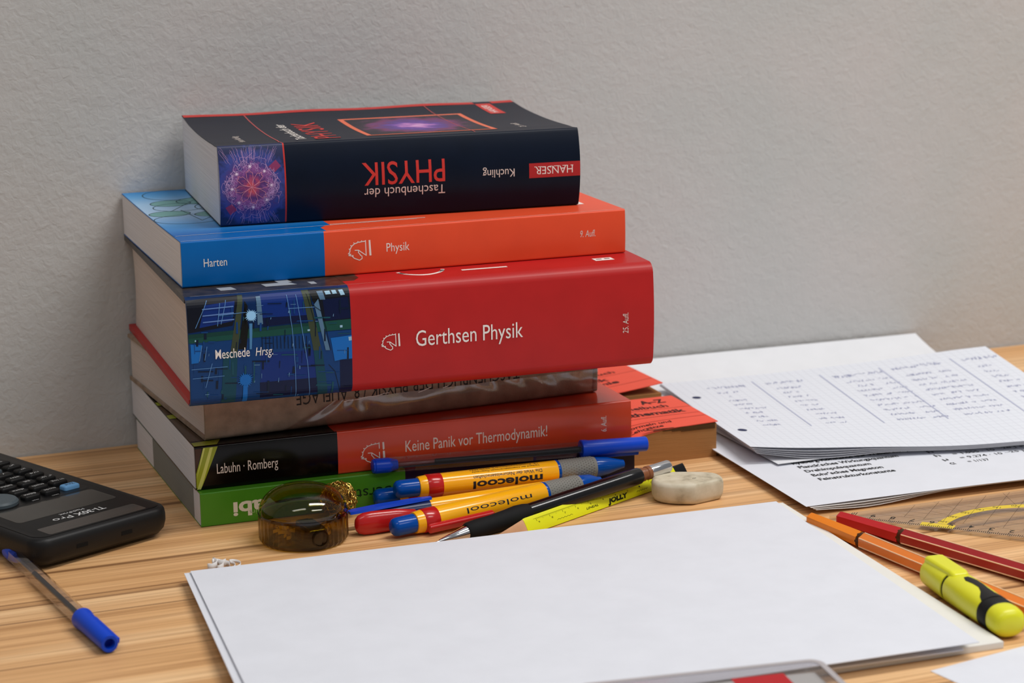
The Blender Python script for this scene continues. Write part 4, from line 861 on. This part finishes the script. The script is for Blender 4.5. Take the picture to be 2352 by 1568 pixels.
def erow(ins, z):
    out = []
    for j in range(56):
        an = 2 * PI * j / 56; rx, ry = 1.88 - ins, 1.36 - ins
        p = 2.5; c_, s_ = math.cos(an), math.sin(an); x = rx * math.copysign(abs(c_) ** (2 / p), c_); y = ry * math.copysign(abs(s_) ** (2 / p), s_)
        k = x * 0.60 - y * 0.80                  # flat worn at the right front
        if k > 1.22 - ins * 0.5: d_ = (k - (1.22 - ins * 0.5)); x -= d_ * 0.60; y += d_ * 0.80
        out.append((x, y, z + 0.02 * math.sin(3 * an) * (z / 1.1)))
    return out
MB().rings([erow(0.34, 0.0), erow(0.12, 0.10), erow(0.02, 0.32), erow(0.0, 0.55), erow(0.0, 0.92), erow(0.05, 1.06), erow(0.16, 1.14), erow(0.24, 1.145), erow(0.8, 1.13)]).build('rubber', ER, er, smooth=50)
Ink().ring((0.35, -0.1), 0.08, 0.06, 0.02, n=10, a0=0.4, a1=5).line([(0.38, -0.06), (0.46, 0.02)], 0.02).build('pencil_mark', mat('pencil_smudge', (90, 84, 74), 0.8), lambda u, v: (u, v, 1.15), er)

# ------------------------------------------------------------------ sharpener
AMB = clear('amber_plastic', (220, 214, 136), 1.5, 0.05); AMB2 = clear('amber_plastic_ribbed', (212, 198, 124), 1.5, 0.10)
sh = thing('pencil_sharpener', (-7.25, -21.6, 0), (0, 0, 0), 'round amber see-through pencil sharpener with a domed lid', 'sharpener')
R_ = 2.20
MB().vlathe([(0.1, 0.0), (R_ - 0.25, 0.0), (R_ - 0.1, 0.06), (R_, 0.25), (R_, 1.42)], 160, cap0=True, cap1=False, rib=lambda j, i: (1.0 if i < 3 or 100 < j < 124 else 1 + 0.016 * (1 if (j // 2) % 2 else -1))).build('container', AMB2, sh, smooth=40)['label'] = 'ribbed amber base'
MB().vlathe([(R_ - 0.14, 1.40), (R_ - 0.14, 0.2), (0.1, 0.12)], 64, cap0=False, cap1=True).build('inner_wall', AMB2, sh, smooth=40)
MB().vlathe([(R_ + 0.0, 1.40), (R_ + 0.035, 1.42), (R_ + 0.035, 1.52), (R_ - 0.02, 1.56)], 96, cap0=False, cap1=False).build('rim', clear('amber_rim', (128, 108, 40), 1.5, 0.08), sh, smooth=50)
dome = [(R_ - 0.0, 1.54)] + [(R_ * math.cos(q) ** 0.85, 1.54 + 1.34 * math.sin(q) ** 0.95) for q in [PI / 2 * i / 16 for i in range(1, 16)]] + [(0.02, 2.88)]
MB().vlathe(dome, 72, cap0=False, cap1=True).build('lid', AMB, sh, smooth=60)['label'] = 'domed amber lid'
MB().vlathe([(r_ * 0.94, 1.5 + (z - 1.5) * 0.93) for r_, z in dome], 72, cap0=False, cap1=True).build('lid_lining', clear('amber_lining', (246, 244, 216), 1.4, 0.1), sh, smooth=60)
hd = math.atan2(-100, -26) + 0.36
hole = MB().lathe([(0, 0.44), (0.05, 0.44), (0.05, 0.36), (-0.25, 0.34), (-0.9, 0.20)], 36, cap0=False, cap1=True).build('pencil_hole', clear('amber_hole', (160, 140, 80), 1.5, 0.15), sh, smooth=40)
hole.location = ((R_ - 0.0) * math.cos(hd) * C, (R_ - 0.0) * math.sin(hd) * C, 0.66 * C); hole.rotation_euler = (0, 0, hd)
hole['label'] = 'round pencil hole'
blk = MB().rings([[(x, -hw, 0.22), (x, hw, 0.22), (x, hw * 0.75, 1.05), (x, -hw * 0.75, 1.05)] for x, hw in ((0.0, 0.62), (0.5, 0.66), (1.4, 0.55), (2.1, 0.45))]).build('cutter', clear('amber_block', (168, 138, 66), 1.5, 0.1), sh, bevel=(0.04, 1))
blk.location = (1.95 * math.cos(hd) * C, 1.95 * math.sin(hd) * C, 0); blk.rotation_euler = (0, 0, hd + PI)
bl = MB().box(0.2, 1.8, -0.42, 0.42, 1.05, 1.10).build('blade', mat('blade_steel', (170, 170, 172), 0.25, metal=1.0), blk)
shv = MB(); rng = random.Random(5)
for k in range(16):
    x, y = rng.uniform(-1.2, 1.2), rng.uniform(-0.6, 1.3); a0 = rng.uniform(0, 6)
    pts = [(x + 0.34 * math.cos(a0 + q * 0.7), y + 0.34 * math.sin(a0 + q * 0.7), 0.2 + 0.03 * q + rng.uniform(0, .05)) for q in range(7)]
    ribbon3(shv, pts, 0.16)
so_ = shv.build('shavings', mat('pencil_shaving', (206, 156, 96), 0.8), sh, smooth=60); so_['kind'] = 'stuff'
# brass wool ball behind it
gw = MB(); rng = random.Random(9)
for k in range(150):
    q = rng.uniform(-1, 1); a0 = rng.uniform(0, 2 * PI); rr_ = 0.92 * (0.86 + 0.16 * rng.random()); c0 = Vector((rr_ * math.sqrt(1 - q * q) * math.cos(a0), rr_ * math.sqrt(1 - q * q) * math.sin(a0), rr_ * q))
    n_ = c0.normalized(); t1 = n_.orthogonal().normalized(); t1 = Matrix.Rotation(rng.uniform(0, 6), 3, n_) @ t1; t2 = n_.cross(t1); lr = rng.uniform(0.10, 0.24)
    ring_ = []
    for i in range(9):
        an = rng.uniform(-.15, .15) + 2 * PI * i / 9 * 0.85; ce = c0 + t1 * lr * math.cos(an) + t2 * lr * math.sin(an) + n_ * (0.06 * math.sin(2 * an + k))
        rad = (ce - c0).normalized(); ring_.append([tuple(ce + rad * 0.022), tuple(ce + n_ * 0.022), tuple(ce - rad * 0.022), tuple(ce - n_ * 0.022)])
    gw.rings(ring_)
gb_ = thing('brass_wool', (-4.55, -18.75, 0.96), (0, 0, 0), 'gold coloured metal wool ball tucked behind the sharpener', 'metal wool')
o_ = gw.build('wire_tangle', mat('brass', (214, 176, 92), 0.3, metal=0.9), gb_, smooth=60); o_['kind'] = 'stuff'
MB().vlathe([(0.72 * math.sin(PI * i / 8) + 0.002, -0.72 * math.cos(PI * i / 8)) for i in range(9)], 14).build('core', mat('brass_dark', (120, 92, 40), 0.6, metal=0.6, noise=0.5, nscale=(900, 900, 900)), gb_, smooth=60)

# ------------------------------------------------------------------ fineliners and highlighter on the right
def fineliner(a, b, label, body, capc, roll):
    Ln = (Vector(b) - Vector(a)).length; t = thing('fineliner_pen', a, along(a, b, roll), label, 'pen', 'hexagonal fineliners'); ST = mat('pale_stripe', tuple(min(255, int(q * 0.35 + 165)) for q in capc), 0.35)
    MB().lathe([(0, 0.24), (0.05, 0.32), (0.15, 0.35), (0.6, 0.36), (3.6, 0.42), (4.06, 0.425)], 6, ph=0).build('cap', mat(label[:6] + '_cap', capc, 0.45, 0.4), t)
    MB().lathe([(4.0, 0.375), (4.3, 0.375)], 24).build('neck_ring', mat('neck_dark', tuple(int(q * 0.3) for q in body), 0.5), t, smooth=40)
    MB().lathe([(4.24, 0.38), (4.30, 0.425), (Ln - 0.1, 0.425), (Ln, 0.38)], 6, ph=0).build('barrel', mat(label[:6] + '_barrel', body, 0.25, 0.5), t)
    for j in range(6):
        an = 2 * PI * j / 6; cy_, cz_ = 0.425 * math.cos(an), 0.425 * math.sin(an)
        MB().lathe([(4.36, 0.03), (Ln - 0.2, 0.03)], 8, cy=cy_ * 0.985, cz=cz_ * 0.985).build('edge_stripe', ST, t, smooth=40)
    return t
fineliner((16.75, -29.9, 0.40), (19.15, -46.5, 0.40), 'orange hexagonal fineliner with an orange cap under the highlighter', (236, 128, 44), (246, 136, 20), PI / 6)
fineliner((18.15, -30.35, 0.40), (23.3, -46.2, 0.40), 'dark red hexagonal fineliner next to the set square', (158, 22, 26), (190, 28, 34), PI / 6)
HY = mat('highlighter_yellow', (226, 224, 40), 0.35, 0.45); HB = mat('highlighter_black', (22, 22, 23), 0.5)
a, b = (17.45, -40.2, 0.74), (16.75, -47.4, 0.74)
t = thing('highlighter_pen', a, along(a, b), 'short yellow highlighter with a black grip, lying beside the orange fineliner', 'pen')
hr = lambda prof: [[(x, 0.80 * r_ * math.copysign(abs(math.cos(2 * PI * j / 40)) ** 0.85, math.cos(2 * PI * j / 40)), 0.70 * r_ * math.copysign(abs(math.sin(2 * PI * j / 40)) ** 0.85, math.sin(2 * PI * j / 40))) for j in range(40)] for x, r_ in prof]
cp_ = MB().rings(hr([(0, 0.7), (0.08, 0.86), (0.25, 0.95), (2.35, 1.02)])).build('cap', HY, t, smooth=50)
MB().rings([[(x, y, z) for y, z in ((-wd, zc - 0.3), (wd, zc - 0.3), (wd, zc), (wd * 0.75, zc + 0.1), (-wd * 0.75, zc + 0.1), (-wd, zc))] for x, zc, wd in ((0.0, 0.62, 0.34), (0.12, 0.70, 0.50), (2.5, 0.74, 0.46), (2.8, 0.64, 0.40))]).build('clip', HY, cp_, bevel=(0.05, 2))
MB().rings(hr([(2.33, 0.95), (2.55, 0.95)])).build('gap_ring', HB, t, smooth=50)
MB().rings(hr([(2.52, 0.98), (2.6, 1.02), (4.5, 1.03), (5.7, 1.0), (6.3, 0.98)])).build('barrel', HY, t, smooth=50)
MB().rings(hr([(5.85, 1.015), (6.55, 1.0), (6.6, 0.95)])).build('grip_band', HB, t, smooth=50)
Ink().poly([(5.9, -0.75), (5.9, 0.75), (5.3, 0.40), (4.7, 0.42), (4.0, 0.55), (3.5, 0.50), (3.15, 0.2), (3.2, -0.1), (3.6, -0.25), (4.1, -0.12), (4.6, -0.1), (5.1, -0.3), (5.5, -0.6)]).build('grip_tongue', HB, lambda u, v: (u, v * 0.8, 0.70 * 1.035 * math.sqrt(max(0.05, 1 - (v * 0.8 / 0.84) ** 2)) ** 0.85 + 0.012), t, cutv=0.1, label='black curved grip inlay')
MB().rings(hr([(6.5, 0.94), (6.9, 0.97), (7.3, 0.92), (7.5, 0.78), (7.58, 0.5)])).build('end_plug', HY, t, smooth=50)

# ------------------------------------------------------------------ set square
GEO = clear('clear_acrylic', (243, 241, 236), 1.49, 0.04); tipx, tipy = 18.15, -29.35; ha = -0.80; Lh = 22.5
ss = thing('set_square', (tipx, tipy, 0.02), (0, 0, ha), 'clear plastic set square with a yellow protractor arc under the printed sheet', 'set square')
# local x runs along the long edge, +y towards the right angle
hpts = [(0, 0), (Lh, 0), (Lh / 2, Lh / 2)]
MB().add([(x, y, z) for z in (0.0, 0.20) for x, y in hpts], [(2, 1, 0), (3, 4, 5), (0, 1, 4, 3), (1, 2, 5, 4), (2, 0, 3, 5)]).build('plate', GEO, ss)
tk = Ink()
for i in range(1, 206):
    u = 1.0 + 0.1 * i; tk.line([(u, 0.08), (u, 0.08 + (0.42 if i % 10 == 0 else (0.32 if i % 5 == 0 else 0.22)))], 0.036)
for i in range(0, 21): tk.text(str(abs(10 - i)), 1.0 + i + 0.2, 0.98, 0.26, 0.40, PI, bold=0.02)
for k in range(1, 12): tk.line([(Lh / 2 - 1.0 * k + 0.3, 1.2), (Lh / 2 - 1.0 * k + 0.3, min(Lh / 2 - 1.0 * k + 0.1, 11))], 0.015) if k < 9 else None
for k in range(1, 5): tk.line([(1.3 + k, k * 1.0 + 0.15), (Lh - 1.3 - k, k * 1.0 + 0.15)], 0.015)
for k in range(10, 180, 10):
    an = math.radians(k); tk.line([(Lh / 2 + 5.1 * math.cos(an), 0.2 + 5.1 * math.sin(an)), (Lh / 2 + 8 * math.cos(an), 0.2 + min(8 * math.sin(an), 9))], 0.014)
    tk.text(str(k), Lh / 2 + 5.75 * math.cos(an) + .15, 0.2 + 5.75 * math.sin(an), 0.4, 0.22, PI)
# only keep marks that lie on the plate
keep = [f for f in tk.f if all(0.02 < tk.v[i][1] < min(tk.v[i][0], Lh - tk.v[i][0]) - 0.02 for i in f)]
tk.f = keep
tk.build('scale_marks', mat('scale_ink', (40, 38, 34), 0.5), lambda u, v: (u, v, 0.205), ss, label='black ruler and angle marks')
yc = mat('yellow_scale_ink', (226, 196, 60), 0.5); arc = Ink(); n = 60
for i in range(2, n - 2):
    a0, a1 = PI * i / n, PI * (i + 1) / n
    arc.poly([(Lh / 2 + r_ * math.cos(q), 0.15 + r_ * math.sin(q)) for r_, q in ((5.45, a0), (5.95, a0), (5.95, a1), (5.45, a1))])

arc.build('protractor_arc', yc, lambda u, v: (u, v, 0.2025), ss, label='yellow protractor arc')
for u0_, u1_ in ((4.6, 6.3), (Lh - 6.3, Lh - 4.6)): Ink().rect(u0_, 0.1, u1_, 0.70).build('yellow_scale_patch', yc, lambda u, v: (u, v, 0.2025), ss)

# ------------------------------------------------------------------ clear box in front
bx_ = thing('plastic_box', (-4.0, -48.2, 0.94), (0, 0, -.13), 'flat clear plastic box with a red label at the very front', 'box')
CLB = clear('cloudy_box', (226, 224, 226), 1.45, 0.12)
mb = MB(); slab(mb, 0, 10.4, -7, 0, 0.6, [(0.12, 0.0), (0.0, 0.10), (0.0, 0.38), (0.12, 0.48), (0.3, 0.50)]); mb.build('shell', CLB, bx_, smooth=50)
mb = MB(); slab(mb, 0.05, 10.35, -6.95, -0.05, 0.55, [(0.0, 0.30), (0.0, 0.36)]); 
ed = MB()
pts_o, pts_i = rr(0.02, 10.38, -6.98, -0.02, 0.6), rr(0.28, 10.12, -6.72, -0.28, 0.4)
nn = len(pts_o); ed.rings([[(pts_o[j][0], pts_o[j][1], 0.505) for j in range(nn)], [(pts_o[j][0], pts_o[j][1], 0.53) for j in range(nn)], [(pts_i[j][0], pts_i[j][1], 0.53) for j in range(nn)], [(pts_i[j][0], pts_i[j][1], 0.505) for j in range(nn)]], False, False)
ed.build('rim', mat('cloudy_rim', (176, 170, 172), 0.4), bx_, smooth=40)['label'] = 'greyish frosted rim'
MB().box(6.2, 8.4, -3.4, -1.15, 0.503, 0.52).build('label_sticker', mat('label_red', (178, 26, 34), 0.5), bx_)['label'] = 'red printed sticker'
MB().box(0.4, 10.0, -6.6, -0.5, 0.10, 0.14).build('insert_card', mat('pale_card', (214, 214, 210), 0.7), bx_)
